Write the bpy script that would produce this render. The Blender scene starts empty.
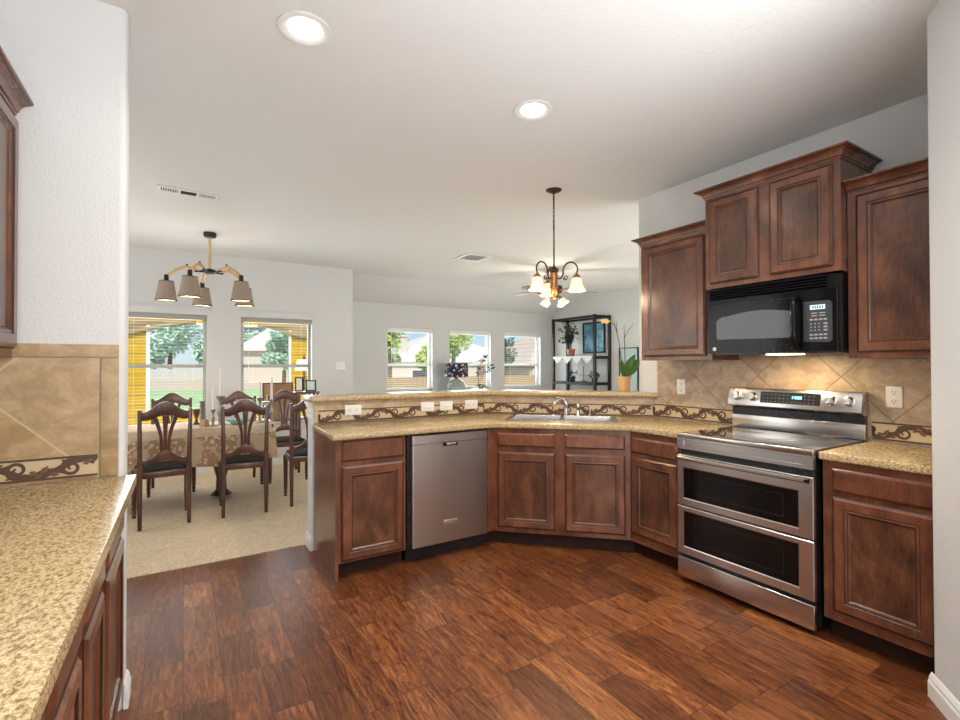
import bpy, bmesh, math, random
from mathutils import Vector, Matrix
random.seed(7)
PI = math.pi
scene = bpy.context.scene
COL = scene.collection

# ------------------------------------------------------------------ camera
CAM_H, YAW, PITCH, ROLL = 1.339, .552, .011, -.002
cam_data = bpy.data.cameras.new('camera')
cam_data.lens, cam_data.sensor_width, cam_data.sensor_fit = 18.0, 36.0, 'HORIZONTAL'
cam_data.clip_start = .02; cam_data.clip_end = 500
cam = bpy.data.objects.new('camera', cam_data); COL.objects.link(cam)
_f = Vector((math.sin(YAW)*math.cos(PITCH), math.cos(YAW)*math.cos(PITCH), math.sin(PITCH)))
_r = Vector((math.cos(YAW), -math.sin(YAW), 0)); _u = _r.cross(_f)
_r, _u = _r*math.cos(ROLL)+_u*math.sin(ROLL), -_r*math.sin(ROLL)+_u*math.cos(ROLL)
cam.matrix_world = Matrix(((_r.x, _u.x, -_f.x, 0), (_r.y, _u.y, -_f.y, 0), (_r.z, _u.z, -_f.z, CAM_H), (0, 0, 0, 1)))
scene.camera = cam

# ------------------------------------------------------------------ view
scene.view_settings.view_transform = 'Standard'
scene.view_settings.look = 'None'
scene.view_settings.exposure = 0.58
scene.view_settings.gamma = 1.0
scene.view_settings.use_curve_mapping = False

# ------------------------------------------------------------------ sky, sun, large lights
world = bpy.data.worlds.new('sky'); scene.world = world; world.use_nodes = True
wn = world.node_tree; wn.nodes.clear()
wo = wn.nodes.new('ShaderNodeOutputWorld'); wb = wn.nodes.new('ShaderNodeBackground')
sky = wn.nodes.new('ShaderNodeTexSky'); sky.sky_type = 'NISHITA'; sky.sun_disc = False
sky.sun_elevation = math.radians(48); sky.sun_rotation = math.radians(200); sky.air_density = 1.0; sky.dust_density = .2
# clear blue towards the horizon with a few soft clouds
_tc = wn.nodes.new('ShaderNodeTexCoord'); _sx = wn.nodes.new('ShaderNodeSeparateXYZ'); wn.links.new(_tc.outputs['Generated'], _sx.inputs[0])
_rp = wn.nodes.new('ShaderNodeValToRGB'); wn.links.new(_sx.outputs['Z'], _rp.inputs[0])
_e = _rp.color_ramp.elements; _e[0].position = 0.0; _e[0].color = (.62, .80, 1.0, 1); _e[1].position = .16; _e[1].color = (.20, .42, .88, 1)
_cn = wn.nodes.new('ShaderNodeTexNoise'); _mp = wn.nodes.new('ShaderNodeMapping'); _mp.inputs['Scale'].default_value = (4, 4, 14)
wn.links.new(_tc.outputs['Generated'], _mp.inputs[0]); wn.links.new(_mp.outputs[0], _cn.inputs['Vector']); _cn.inputs['Scale'].default_value = 2.2; _cn.inputs['Detail'].default_value = 5
_cr = wn.nodes.new('ShaderNodeValToRGB'); wn.links.new(_cn.outputs['Fac'], _cr.inputs[0]); _cr.color_ramp.elements[0].position = .52; _cr.color_ramp.elements[1].position = .70
_mx = wn.nodes.new('ShaderNodeMix'); _mx.data_type = 'RGBA'; wn.links.new(_cr.outputs[0], _mx.inputs[0]); wn.links.new(_rp.outputs[0], _mx.inputs[6]); _mx.inputs[7].default_value = (.95, .97, 1, 1)
_ad = wn.nodes.new('ShaderNodeMix'); _ad.data_type = 'RGBA'; _ad.inputs[0].default_value = .04
wn.links.new(_mx.outputs[2], _ad.inputs[6]); wn.links.new(sky.outputs[0], _ad.inputs[7])
wb.inputs['Strength'].default_value = .52
wn.links.new(_ad.outputs[2], wb.inputs[0]); wn.links.new(wb.outputs[0], wo.inputs[0])

def lamp(name, kind, loc, rot, energy, color=(1, 1, 1), size=.2, size_y=None, **kw):
    d = bpy.data.lights.new(name, kind); d.energy = energy; d.color = color
    if kind == 'AREA':
        d.shape = 'RECTANGLE' if size_y else 'DISK'; d.size = size
        if size_y: d.size_y = size_y
    elif kind == 'SUN': d.angle = size
    else: d.shadow_soft_size = size
    for k, v in kw.items(): setattr(d, k, v)
    o = bpy.data.objects.new(name, d); o.location = loc; o.rotation_euler = rot; COL.objects.link(o)
    return o
lamp('sun', 'SUN', (0, -10, 20), (math.radians(42), 0, math.radians(-28)), 3.3, (1, .95, .86), .01)
DAY = (.93, .97, 1.0)
# daylight through the dining and living-room windows, plus added fill lamps
lamp('rear_fill', 'AREA', (.9, -2.45, 1.35), (math.radians(90), 0, math.radians(-28)), 60, (.98, .99, 1.), 3.9, 2.4)  # added fill behind the camera; the back wall has no opening
lamp('upward_ceiling_fill', 'AREA', (1.35, -.75, 1.05), (math.radians(180), 0, 0), 88, (.97, .985, 1.0), .9)  # unseen upward lamp, added to brighten the ceiling
lamp('living_side_fill', 'AREA', (5.2, 1.75, 1.15), (math.radians(84), 0, 0), 52, (.97, .985, 1), 2.6, 1.7)  # added fill for the living room, no window on that side
lamp('dining_window_daylight', 'AREA', (.43, 7.22, 1.30), (math.radians(-90), 0, 0), 50, DAY, 2.1, 1.3)
lamp('living_window_daylight', 'AREA', (4.85, 8.52, 1.45), (math.radians(-90), 0, 0), 70, DAY, 3.6, 1.1)
lamp('dining_side_fill', 'AREA', (-1.85, 5.2, 1.45), (math.radians(90), 0, math.radians(-90)), 22, (1, .98, .95), 2.4, 1.9)  # added fill beside the closed left dining wall

# ------------------------------------------------------------------ material helpers
MATS = {}
class NT:
    def __init__(s, name):
        s.m = bpy.data.materials.new(name); s.m.use_nodes = True; s.t = s.m.node_tree
        s.t.nodes.clear(); s.out = s.n('OutputMaterial'); s.bsdf = s.n('BsdfPrincipled')
        s.l(s.bsdf.outputs[0], s.out.inputs[0]); MATS[name] = s.m
    def n(s, k, **kw):
        x = s.t.nodes.new('ShaderNode'+k)
        for a, b in kw.items(): setattr(x, a, b)
        return x
    def l(s, a, b): s.t.links.new(a, b)
    def set(s, **kw):
        for k, v in kw.items():
            k = k.replace('_', ' ')
            s.bsdf.inputs[k].default_value = v if not isinstance(v, tuple) or len(v) == 4 else (*v, 1)
    def math(s, op, a, b=None, c=None):
        x = s.n('Math', operation=op)
        for i, v in enumerate((a, b, c)):
            if v is None: continue
            if isinstance(v, (int, float)): x.inputs[i].default_value = v
            else: s.l(v, x.inputs[i])
        return x.outputs[0]
    def obj(s): return s.n('TexCoord').outputs['Object']
    def sep(s, v):
        x = s.n('SeparateXYZ'); s.l(v, x.inputs[0]); return x.outputs
    def comb(s, a, b, c):
        x = s.n('CombineXYZ')
        for i, v in enumerate((a, b, c)):
            if isinstance(v, (int, float)): x.inputs[i].default_value = v
            else: s.l(v, x.inputs[i])
        return x.outputs[0]
    def mapping(s, v, scale=(1, 1, 1), loc=None):
        x = s.n('Mapping'); s.l(v, x.inputs[0]); x.inputs['Scale'].default_value = scale
        if loc is not None:
            if isinstance(loc, tuple): x.inputs['Location'].default_value = loc
            else: s.l(loc, x.inputs['Location'])
        return x.outputs[0]
    def noise(s, v, scale, detail=4, rough=.55, dist=0):
        x = s.n('TexNoise'); s.l(v, x.inputs['Vector']); x.inputs['Scale'].default_value = scale
        x.inputs['Detail'].default_value = detail; x.inputs['Roughness'].default_value = rough; x.inputs['Distortion'].default_value = dist
        return x.outputs['Fac']
    def ramp(s, f, stops):
        x = s.n('ValToRGB'); s.l(f, x.inputs[0]); e = x.color_ramp.elements
        while len(e) < len(stops): e.new(.5)
        for q, (p, c) in zip(e, stops): q.position = p; q.color = (*c, 1)
        return x.outputs[0]
    def mix(s, f, a, b, mode='MIX'):
        x = s.n('Mix', data_type='RGBA', blend_type=mode)
        for i, v in ((0, f), (6, a), (7, b)):
            if isinstance(v, (int, float)): x.inputs[i].default_value = v
            elif isinstance(v, tuple): x.inputs[i].default_value = (*v, 1)
            else: s.l(v, x.inputs[i])
        return x.outputs[2]
    def color(s, c): s.l(c, s.bsdf.inputs['Base Color'])
    def bump(s, h, strength=.2, dist=.01):
        x = s.n('Bump'); x.inputs['Strength'].default_value = strength; x.inputs['Distance'].default_value = dist
        s.l(h, x.inputs['Height']); s.l(x.outputs[0], s.bsdf.inputs['Normal'])

def plain(name, base, rough=.5, metal=0., bump=None, **kw):
    t = NT(name); t.set(Base_Color=base, Roughness=rough, Metallic=metal, **kw)
    v = t.obj(); f = t.noise(v, 35, 3)
    c = t.mix(f, tuple(x*.93 for x in base), tuple(min(1, x*1.06) for x in base)); t.color(c)
    if bump: t.bump(t.noise(v, bump[0], 3), bump[1], bump[2])
    return t.m

def wood(name, dark, mid, light, rough=.26, coat=.4, axis='z', contrast=1.0):
    t = NT(name); t.set(Roughness=rough); t.bsdf.inputs['Coat Weight'].default_value = coat; t.bsdf.inputs['Coat Roughness'].default_value = .25
    oi = t.n('ObjectInfo').outputs['Random']; off = t.comb(t.math('MULTIPLY', oi, 13.1), t.math('MULTIPLY', oi, 7.7), t.math('MULTIPLY', oi, 29.3))
    sc = {'z': (1, 1, .16), 'x': (.16, 1, 1), 'y': (1, .16, 1)}[axis]
    v = t.mapping(t.obj(), sc, off)
    blot = t.noise(t.mapping(t.obj(), tuple(.5+.5*q for q in sc), off), 5.5, 4, .55, .6)
    g = t.noise(v, 62, 5, .6, 1.6); fine = t.noise(v, 260, 2, .5)
    f = t.math('ADD', t.math('MULTIPLY', g, .30), t.math('MULTIPLY', blot, .72))
    f = t.math('ADD', f, t.math('MULTIPLY', fine, .10))
    c = t.ramp(f, [(.38, dark), (.56, mid), (.76, light)]); t.color(c); t.bump(g, .05, .003)
    return t.m

# paints and shell
t = NT('wall_paint'); t.set(Base_Color=(.66, .665, .66), Roughness=.75)
_n = t.noise(t.obj(), 90, 4, .6); t.bump(_n, .40, .008)
t = NT('ceiling_paint'); t.set(Base_Color=(.75, .755, .755), Roughness=.85)
t.bump(t.noise(t.obj(), 55, 4, .65), .40, .009)
plain('white_trim', (.78, .78, .76), .4)
plain('white_plastic', (.8, .79, .76), .35)
plain('dark_slot', (.02, .02, .02), .6)
plain('yellow_siding', (.78, .44, .015), .6)
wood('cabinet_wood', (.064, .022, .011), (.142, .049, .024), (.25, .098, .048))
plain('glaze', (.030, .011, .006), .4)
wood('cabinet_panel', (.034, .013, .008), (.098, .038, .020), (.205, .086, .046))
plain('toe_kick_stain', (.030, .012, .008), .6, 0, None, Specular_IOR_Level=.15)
wood('chair_wood', (.030, .010, .006), (.070, .022, .011), (.15, .052, .022), .28, .4)
wood('fan_wood', (.06, .02, .01), (.16, .06, .02), (.3, .13, .05), .4, .2, 'x')
wood('light_oak', (.42, .25, .10), (.58, .38, .18), (.70, .50, .28), .5, .1)
wood('frame_wood', (.22, .11, .05), (.36, .20, .10), (.46, .29, .16), .5, .1)
plain('black_metal', (.022, .020, .020), .45, .5)
plain('bronze', (.065, .036, .020), .4, .8)
plain('bronze_light', (.42, .20, .075), .38, .7)
plain('chrome', (.75, .74, .72), .16, 1.)
plain('pewter', (.33, .30, .26), .42, .8)
plain('black_plastic', (.014, .014, .015), .22)
plain('black_gloss', (.006, .006, .007), .12, 0, None, Specular_IOR_Level=.22)
plain('black_glass', (.008, .008, .010), .035, 0, None, Coat_Weight=1.)
plain('oven_glass', (.005, .004, .004), .06, 0, None, Specular_IOR_Level=.25)
plain('screen_mesh', (.125, .14, .15), .3, 0, None, Specular_IOR_Level=.25)
plain('grey_panel', (.045, .048, .055), .3)
plain('button_grey', (.45, .45, .45), .5)
plain('black_cushion', (.014, .013, .014), .8, 0, (120, .2, .004), Specular_IOR_Level=.15)
plain('candle_wax', (.82, .80, .73), .5)
plain('terracotta_tan', (.66, .42, .20), .6)
plain('copper_pot', (.42, .16, .09), .35, .4)
plain('leaf_green', (.060, .150, .022), .35)
plain('leaf_dark', (.055, .095, .045), .5)
plain('twig', (.06, .045, .035), .7)
plain('petal', (.80, .60, .28), .6)
plain('lace', (.82, .82, .82), .8, 0, (180, .4, .003))
plain('swag_fabric', (.33, .235, .10), .8, 0, (40, .3, .01))
plain('fence_grey', (.56, .54, .50), .8)
plain('fence_brown', (.42, .24, .11), .8)
plain('stucco_light', (.66, .58, .50), .8)
plain('teal_print', (.30, .56, .60), .6)
plain('pale_print', (.50, .64, .66), .6)
plain('photo_paper', (.62, .72, .72), .5)
plain('blue_dish', (.02, .05, .11), .3)
plain('bark', (.16, .10, .06), .9)
plain('gravel_patio', (.45, .40, .34), .9)
plain('badge', (.62, .55, .52), .3, .8)
plain('lettering', (.10, .07, .06), .5)
plain('blind_white', (.80, .79, .76), .55)
plain('window_frame_grey', (.36, .34, .31), .5)
def emit(name, c, s):
    t = NT(name); t.set(Base_Color=c, Roughness=.5); t.bsdf.inputs['Emission Color'].default_value = (*c, 1); t.bsdf.inputs['Emission Strength'].default_value = s
emit('lamp_lens', (1, .95, .84), 9.)
emit('bulb', (1, .86, .60), 9.)
emit('task_lens', (1, .80, .48), 5.)
emit('blue_display', (.12, .55, 1.), 2.5)
emit('lcd', (.55, .75, .80), .55)

# stainless steel, brushed horizontally or vertically
def steel(name, stretch, base=(.56, .53, .51), rough=.27):
    t = NT(name); t.set(Metallic=1., Roughness=rough)
    n = t.noise(t.mapping(t.obj(), stretch), 60, 3, .6)
    t.color(t.mix(n, tuple(x*.96 for x in base), tuple(x*1.04 for x in base)))
    t.l(t.math('MULTIPLY_ADD', n, .10, rough-.05), t.bsdf.inputs['Roughness'])
steel('steel_h', (.12, 30, 30), (.60, .58, .57), .24); steel('steel_v', (30, 30, .12), (.52, .485, .46), .32); steel('steel_sink', (3, 3, 3), (.44, .43, .42), .26)

# speckled laminate worktop
t = NT('laminate'); t.set(Roughness=.22); v = t.obj()
big = t.noise(v, 26, 4, .6); mid = t.noise(t.mapping(v, (1, .62, 1)), 145, 3, .6, .3); fine = t.noise(v, 210, 2, .6)
c = t.ramp(mid, [(.36, (.115, .065, .030)), (.44, (.36, .245, .115)), (.52, (.52, .395, .20)), (.61, (.64, .52, .31))])
c = t.mix(t.math('MULTIPLY', t.math('GREATER_THAN', fine, .57), .6), c, (.17, .085, .04))
c = t.mix(t.math('MULTIPLY', big, .35), c, (.58, .41, .22)); t.color(c); t.bump(fine, .04, .001)

# hand-scraped plank floor, boards run along Y
t = NT('plank_floor'); v = t.obj(); X, Y, Z = t.sep(v); W = .148
row = t.math('FLOOR', t.math('DIVIDE', X, W)); fx = t.math('FRACT', t.math('DIVIDE', X, W))
wn1 = t.n('TexWhiteNoise', noise_dimensions='1D'); t.l(row, wn1.inputs['W'])
yy = t.math('ADD', t.math('DIVIDE', Y, .92), t.math('MULTIPLY', wn1.outputs['Value'], 7.3))
# two board lengths per repeat
fr = t.math('FRACT', yy); split = t.math('GREATER_THAN', fr, .64)
idx = t.math('ADD', t.math('FLOOR', yy), t.math('MULTIPLY', split, .5))
wn2 = t.n('TexWhiteNoise', noise_dimensions='2D'); t.l(t.comb(row, idx, 0), wn2.inputs['Vector']); rnd = wn2.outputs['Value']
off = t.comb(t.math('MULTIPLY', rnd, 17.), t.math('MULTIPLY', rnd, 41.), 0)
gv = t.mapping(v, (1, .13, 1), off)
g = t.noise(gv, 26, 6, .62, 2.2); blot = t.noise(t.mapping(v, (1, .45, 1), off), 5, 4, .6)
c = t.ramp(g, [(.32, (.050, .014, .006)), (.43, (.155, .046, .016)), (.56, (.235, .080, .024)), (.72, (.39, .155, .048))])
tone = t.ramp(rnd, [(0, (.55, .50, .50)), (.45, (.88, .86, .84)), (.85, (1.05, 1.05, 1.05)), (1, (1.40, 1.48, 1.5))])
c = t.mix(1.0, c, tone, 'MULTIPLY')
c = t.mix(t.math('MULTIPLY', t.math('SUBTRACT', .62, blot), .9), c, (.060, .018, .009))
spots = t.math('GREATER_THAN', t.noise(t.mapping(v, (1, .22, 1), off), 60, 3, .65, 1.8), .61)
c = t.mix(t.math('MULTIPLY', spots, .65), c, (.030, .010, .005))
edge = t.math('LESS_THAN', t.math('ABSOLUTE', t.math('SUBTRACT', fx, .5)), .485)
e1 = t.math('GREATER_THAN', fr, .004); e2 = t.math('GREATER_THAN', t.math('ABSOLUTE', t.math('SUBTRACT', fr, .64)), .003)
seam = t.math('MULTIPLY', edge, t.math('MULTIPLY', e1, e2))
c = t.mix(t.math('MULTIPLY_ADD', seam, .75, .25), (.045, .016, .008), c); t.color(c)
t.l(t.math('MULTIPLY_ADD', g, .18, .27), t.bsdf.inputs['Roughness'])
t.bump(t.math('ADD', t.math('MULTIPLY', seam, .6), t.math('MULTIPLY', g, .4)), .22, .004)
t.bsdf.inputs['Specular IOR Level'].default_value = .4

t = NT('carpet'); t.set(Roughness=.95); v = t.obj(); n = t.noise(v, 110, 5, .75); n2 = t.noise(v, 9, 5, .7)
c = t.ramp(n, [(.38, (.40, .305, .20)), (.5, (.72, .585, .41)), (.62, (.88, .74, .55))])
t.color(t.mix(t.math('MULTIPLY', t.math('SUBTRACT', n2, .25), 1.1), c, (.46, .36, .24))); t.bump(n, .6, .012)

def tile_mat(name, x0, z0, s, base=((.38, .26, .15), (.50, .36, .22), (.60, .46, .31)), diag=True, s2=None, grout=(.25, .16, .09)):
    t = NT(name); t.set(Roughness=.42); v = t.obj(); X, Y, Z = t.sep(v)
    x = t.math('SUBTRACT', X, x0); z = t.math('SUBTRACT', Z, z0)
    if diag:
        a = t.math('DIVIDE', t.math('ADD', x, z), s*math.sqrt(2)); b = t.math('DIVIDE', t.math('SUBTRACT', x, z), (s2 or s)*math.sqrt(2))
    else:
        a = t.math('DIVIDE', x, s); b = t.math('DIVIDE', z, s)
    def line(q): return t.math('GREATER_THAN', t.math('ABSOLUTE', t.math('SUBTRACT', t.math('FRACT', t.math('ADD', q, .5)), .5)), .0075)
    g = t.math('MULTIPLY', line(a), line(b))
    w = t.n('TexWhiteNoise', noise_dimensions='2D'); t.l(t.comb(t.math('FLOOR', a), t.math('FLOOR', b), 0), w.inputs['Vector'])
    off = t.comb(t.math('MULTIPLY', w.outputs['Value'], 9.), 0, t.math('MULTIPLY', w.outputs['Value'], 5.))
    n = t.noise(t.mapping(v, (1, 1, 1.5), off), 9, 6, .62, .8); f = t.noise(v, 70, 3, .6)
    c = t.ramp(t.math('ADD', t.math('MULTIPLY', n, .85), t.math('MULTIPLY', f, .18)), [(.40, base[0]), (.52, base[1]), (.66, base[2])])
    c = t.mix(t.math('MULTIPLY', w.outputs['Value'], .22), c, (.42, .33, .25))
    t.color(t.mix(g, grout, c)); t.bump(t.math('ADD', g, t.math('MULTIPLY', f, .12)), .35, .003)
    return t.m
tile_mat('tile_plain', .21, .9155, .62, diag=False, grout=(.36, .25, .14))
plain('border_cream', (.60, .47, .29), .5, 0, (60, .2, .003))
plain('mosaic_brown', (.088, .044, .022), .5, 0, (200, .4, .003))
plain('mosaic_rust', (.17, .075, .036), .5, 0, (200, .4, .003))

# glass: thin panes
t = NT('pane_glass'); tr = t.n('BsdfTransparent'); gl = t.n('BsdfGlossy'); gl.inputs['Roughness'].default_value = .02
fz = t.n('LayerWeight'); fz.inputs['Blend'].default_value = .12; mx = t.n('MixShader')
_f = t.noise(t.obj(), .8, 2); tr.inputs[0].default_value = (.96, .98, .97, 1)
t.l(t.math('MULTIPLY', fz.outputs['Fresnel'], t.math('MULTIPLY_ADD', _f, .1, .55)), mx.inputs[0]); t.l(tr.outputs[0], mx.inputs[1]); t.l(gl.outputs[0], mx.inputs[2]); t.l(mx.outputs[0], t.out.inputs[0])
t = NT('clear_glass'); tr = t.n('BsdfTransparent'); mx = t.n('MixShader'); lw = t.n('LayerWeight'); lw.inputs['Blend'].default_value = .35
_f = t.noise(t.obj(), 9, 2); tr.inputs[0].default_value = (.80, .86, .86, 1); t.set(Base_Color=(.55, .60, .60), Roughness=.08)
t.l(t.math('MULTIPLY_ADD', lw.outputs['Facing'], .6, .18), mx.inputs[0]); t.l(tr.outputs[0], mx.inputs[1]); t.l(t.bsdf.outputs[0], mx.inputs[2]); t.l(mx.outputs[0], t.out.inputs[0])
t.bump(_f, .1, .01)
# lampshades that glow from the bulb inside
t = NT('frosted_glass'); t.set(Base_Color=(.86, .70, .42), Roughness=.4); t.bsdf.inputs['Emission Color'].default_value = (1, .78, .44, 1); t.bsdf.inputs['Emission Strength'].default_value = .55
n = t.noise(t.obj(), 30, 4, .6); t.color(t.ramp(n, [(.3, (.78, .58, .30)), (.7, (.92, .80, .55))]))
t = NT('linen_shade'); t.set(Roughness=.9); n = t.noise(t.mapping(t.obj(), (1, 1, 6)), 120, 3, .7); n2 = t.noise(t.mapping(t.obj(), (6, 6, 1)), 60, 3, .7)
c = t.ramp(t.math('MULTIPLY', t.math('ADD', n, n2), .5), [(.35, (.15, .12, .10)), (.6, (.30, .24, .19))]); t.color(c)
t.bsdf.inputs['Emission Color'].default_value = (.55, .38, .26, 1); t.bsdf.inputs['Emission Strength'].default_value = .10
# tablecloth with a floral band on the drop
t = NT('tablecloth_print'); t.set(Roughness=.85); v = t.obj(); X, Y, Z = t.sep(v)
n = t.noise(v, 24, 5, .7, 1.2); big = t.noise(v, 4.6, 3, .6)
vor = t.n('TexVoronoi', feature='F1'); t.l(v, vor.inputs['Vector']); vor.inputs['Scale'].default_value = 26
fl = t.math('MULTIPLY', t.math('LESS_THAN', vor.outputs['Distance'], .42), t.math('GREATER_THAN', big, .50))
band = t.math('MULTIPLY', t.math('LESS_THAN', Z, .665), 1.0)
basec = t.ramp(n, [(.3, (.48, .37, .25)), (.6, (.62, .50, .36)), (.8, (.70, .60, .46))])
tap = t.mix(t.math('GREATER_THAN', big, .47), (.48, .35, .23), (.33, .18, .08))
tap = t.mix(t.math('MULTIPLY', fl, .85), tap, (.66, .56, .40)); c = t.mix(band, basec, t.mix(.12, tap, basec)); t.color(c)
# rug-like cloth prints
t = NT('navy_floral'); t.set(Roughness=.8); vor = t.n('TexVoronoi'); t.l(t.obj(), vor.inputs['Vector']); vor.inputs['Scale'].default_value = 17
w = t.n('TexWhiteNoise', noise_dimensions='3D'); t.l(vor.outputs['Color'], w.inputs['Vector'])
fl = t.ramp(w.outputs['Value'], [(0, (.75, .72, .66)), (.4, (.05, .30, .32)), (.7, (.70, .25, .16)), (1, (.85, .80, .70))])
t.color(t.mix(t.math('LESS_THAN', vor.outputs['Distance'], .36), (.012, .018, .05), fl))
# seascape print
t = NT('blue_print'); t.set(Roughness=.5); n = t.noise(t.obj(), 6, 6, .65, 1.); t.color(t.ramp(n, [(.3, (.03, .10, .17)), (.5, (.10, .30, .44)), (.62, (.30, .52, .62)), (.75, (.75, .82, .82))]))
# outdoors
plain('dry_field', (.60, .47, .32), .9)
t = NT('lawn_grass'); t.set(Roughness=.95); n = t.noise(t.obj(), 1.2, 6, .7); t.color(t.ramp(n, [(.3, (.30, .46, .16)), (.6, (.42, .58, .26)), (.8, (.56, .62, .36))]))
def foliage(name, a, b, c_):
    t = NT(name); t.set(Roughness=.8); oi = t.n('NewGeometry').outputs['Random Per Island']
    t.color(t.ramp(oi, [(0, a), (.5, b), (1, c_)]))
foliage('foliage_bright', (.34, .44, .08), (.50, .60, .16), (.68, .74, .28))
foliage('foliage_cool', (.34, .52, .36), (.50, .68, .52), (.68, .80, .66))
foliage('foliage_deep', (.03, .08, .02), (.07, .15, .04), (.14, .24, .07))
def lines_mat(name, base, dark, period, axis):
    t = NT(name); t.set(Roughness=.85); q = t.sep(t.obj())['xyz'.index(axis)]
    fr = t.math('FRACT', t.math('DIVIDE', q, period)); n = t.noise(t.obj(), 3, 5, .6)
    c = t.mix(n, tuple(x*.8 for x in base), tuple(min(1, x*1.15) for x in base)); t.color(t.mix(t.math('LESS_THAN', fr, .14), c, dark))
lines_mat('shingle_tan', (.58, .46, .38), (.40, .31, .26), .35, 'z'); lines_mat('shingle_pale', (.70, .62, .56), (.55, .47, .42), .35, 'z')
lines_mat('siding_yellow', (.60, .365, .010), (.40, .23, .006), .17, 'z')
t = NT('brick'); t.set(Roughness=.9); bt = t.n('TexBrick'); t.l(t.mapping(t.obj(), (1, 1, 1)), bt.inputs['Vector']); bt.inputs['Scale'].default_value = 3.
bt.inputs['Color1'].default_value = (.46, .27, .20, 1); bt.inputs['Color2'].default_value = (.56, .37, .28, 1); bt.inputs['Mortar'].default_value = (.6, .52, .45, 1); t.color(bt.outputs[0])

# ------------------------------------------------------------------ mesh helpers
class MB:
    def __init__(s): s.b = bmesh.new(); s.mi = 0
    def face(s, pts):
        try:
            f = s.b.faces.new([s.b.verts.new(p) for p in pts]); f.material_index = s.mi; return f
        except ValueError: return None
    def box(s, x0, x1, y0, y1, z0, z1, M=None):
        P = [Vector((x, y, z)) for z in (z0, z1) for y in (y0, y1) for x in (x0, x1)]
        if M: P = [M @ p for p in P]
        V = [s.b.verts.new(p) for p in P]
        for q in ((0, 2, 3, 1), (4, 5, 7, 6), (0, 1, 5, 4), (2, 6, 7, 3), (0, 4, 6, 2), (1, 3, 7, 5)):
            s.b.faces.new([V[i] for i in q]).material_index = s.mi
        return s
    def prism(s, poly, z0, z1, M=None):
        lo = [Vector((x, y, z0)) for x, y in poly]; hi = [Vector((x, y, z1)) for x, y in poly]
        if M: lo = [M @ p for p in lo]; hi = [M @ p for p in hi]
        A = [s.b.verts.new(p) for p in lo]; B = [s.b.verts.new(p) for p in hi]; n = len(poly)
        s.b.faces.new(A[::-1]).material_index = s.mi; s.b.faces.new(B).material_index = s.mi
        for i in range(n): s.b.faces.new((A[i], A[(i+1) % n], B[(i+1) % n], B[i])).material_index = s.mi
        return s
    def plate(s, poly, y0, y1):            # outline in x,z extruded along y
        return s.prism([(x, z) for x, z in poly], -y1, -y0, Matrix(((1, 0, 0, 0), (0, 0, -1, 0), (0, 1, 0, 0), (0, 0, 0, 1))))
    def loft(s, rings, closed=True, cap0=False, cap1=False):
        R = [[s.b.verts.new(p) for p in r] for r in rings]; n = len(R[0])
        for a, b in zip(R, R[1:]):
            for i in range(n if closed else n-1):
                j = (i+1) % n; s.b.faces.new((a[i], a[j], b[j], b[i])).material_index = s.mi
        if cap0: s.b.faces.new(R[0][::-1]).material_index = s.mi
        if cap1: s.b.faces.new(R[-1]).material_index = s.mi
        return s
    def lathe(s, prof, c=(0, 0, 0), seg=20, cap0=True, cap1=True, M=None):
        rings = []
        for r, z in prof:
            ring = [Vector((r*math.cos(2*PI*i/seg), r*math.sin(2*PI*i/seg), z)) for i in range(seg)]
            if M: ring = [M @ p for p in ring]
            rings.append([p+Vector(c) for p in ring])
        return s.loft(rings, True, cap0 and prof[0][0] > 1e-4, cap1 and prof[-1][0] > 1e-4)
    def tube(s, pts, r, seg=8, closed=False):
        pts = [Vector(p) for p in pts]; n = len(pts); rs = r if isinstance(r, (list, tuple)) else [r]*n
        up = None; rings = []
        for i, p in enumerate(pts):
            a = pts[i-1] if i else (pts[-1] if closed else p); b = pts[i+1] if i < n-1 else (pts[0] if closed else p)
            d = (b-a).normalized()
            if up is None:
                up = Vector((0, 0, 1)) if abs(d.z) < .9 else Vector((1, 0, 0))
            up = (up-d*up.dot(d)).normalized(); w = d.cross(up)
            rings.append([p+(up*math.cos(2*PI*k/seg)+w*math.sin(2*PI*k/seg))*rs[i] for k in range(seg)])
        if closed: rings.append(rings[0])
        return s.loft(rings, True, not closed, not closed)
    def ribbon(s, pts, w, y, th):          # flat band in x,z plane standing proud towards -y
        P = [Vector((p[0], 0, p[1])) for p in pts]; n = len(P); L = []; ws = w if isinstance(w, (list, tuple)) else [w]*n
        for i, p in enumerate(P):
            d = (P[min(i+1, n-1)]-P[max(i-1, 0)]).normalized(); nn = Vector((-d.z, 0, d.x))
            L.append((p+nn*ws[i]/2, p-nn*ws[i]/2))
        rings = [[Vector((a.x, y, a.z)), Vector((a.x, y-th, a.z)), Vector((b.x, y-th, b.z)), Vector((b.x, y, b.z))] for a, b in L]
        return s.loft(rings, True, True, True)
    def build(s, name, mat, parent=None, smooth=False, bevel=0, seg=2, loc=None, rot=None, angle=40):
        me = bpy.data.meshes.new(name); bmesh.ops.remove_doubles(s.b, verts=s.b.verts, dist=1e-6)
        bmesh.ops.recalc_face_normals(s.b, faces=s.b.faces); s.b.to_mesh(me); s.b.free()
        for m in (mat if isinstance(mat, (list, tuple)) else [mat]): me.materials.append(MATS[m])
        if smooth:
            for p in me.polygons: p.use_smooth = True
            me.set_sharp_from_angle(angle=math.radians(angle))
        o = bpy.data.objects.new(name, me); COL.objects.link(o)
        if parent: o.parent = parent
        if loc is not None: o.location = loc
        if rot is not None: o.rotation_euler = rot
        if bevel:
            b = o.modifiers.new('bevel', 'BEVEL'); b.width = bevel; b.segments = seg; b.limit_method = 'ANGLE'; b.angle_limit = math.radians(35)
            for p in me.polygons: p.use_smooth = True
            me.set_sharp_from_angle(angle=math.radians(35)) if seg < 2 else None
        return o

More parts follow.
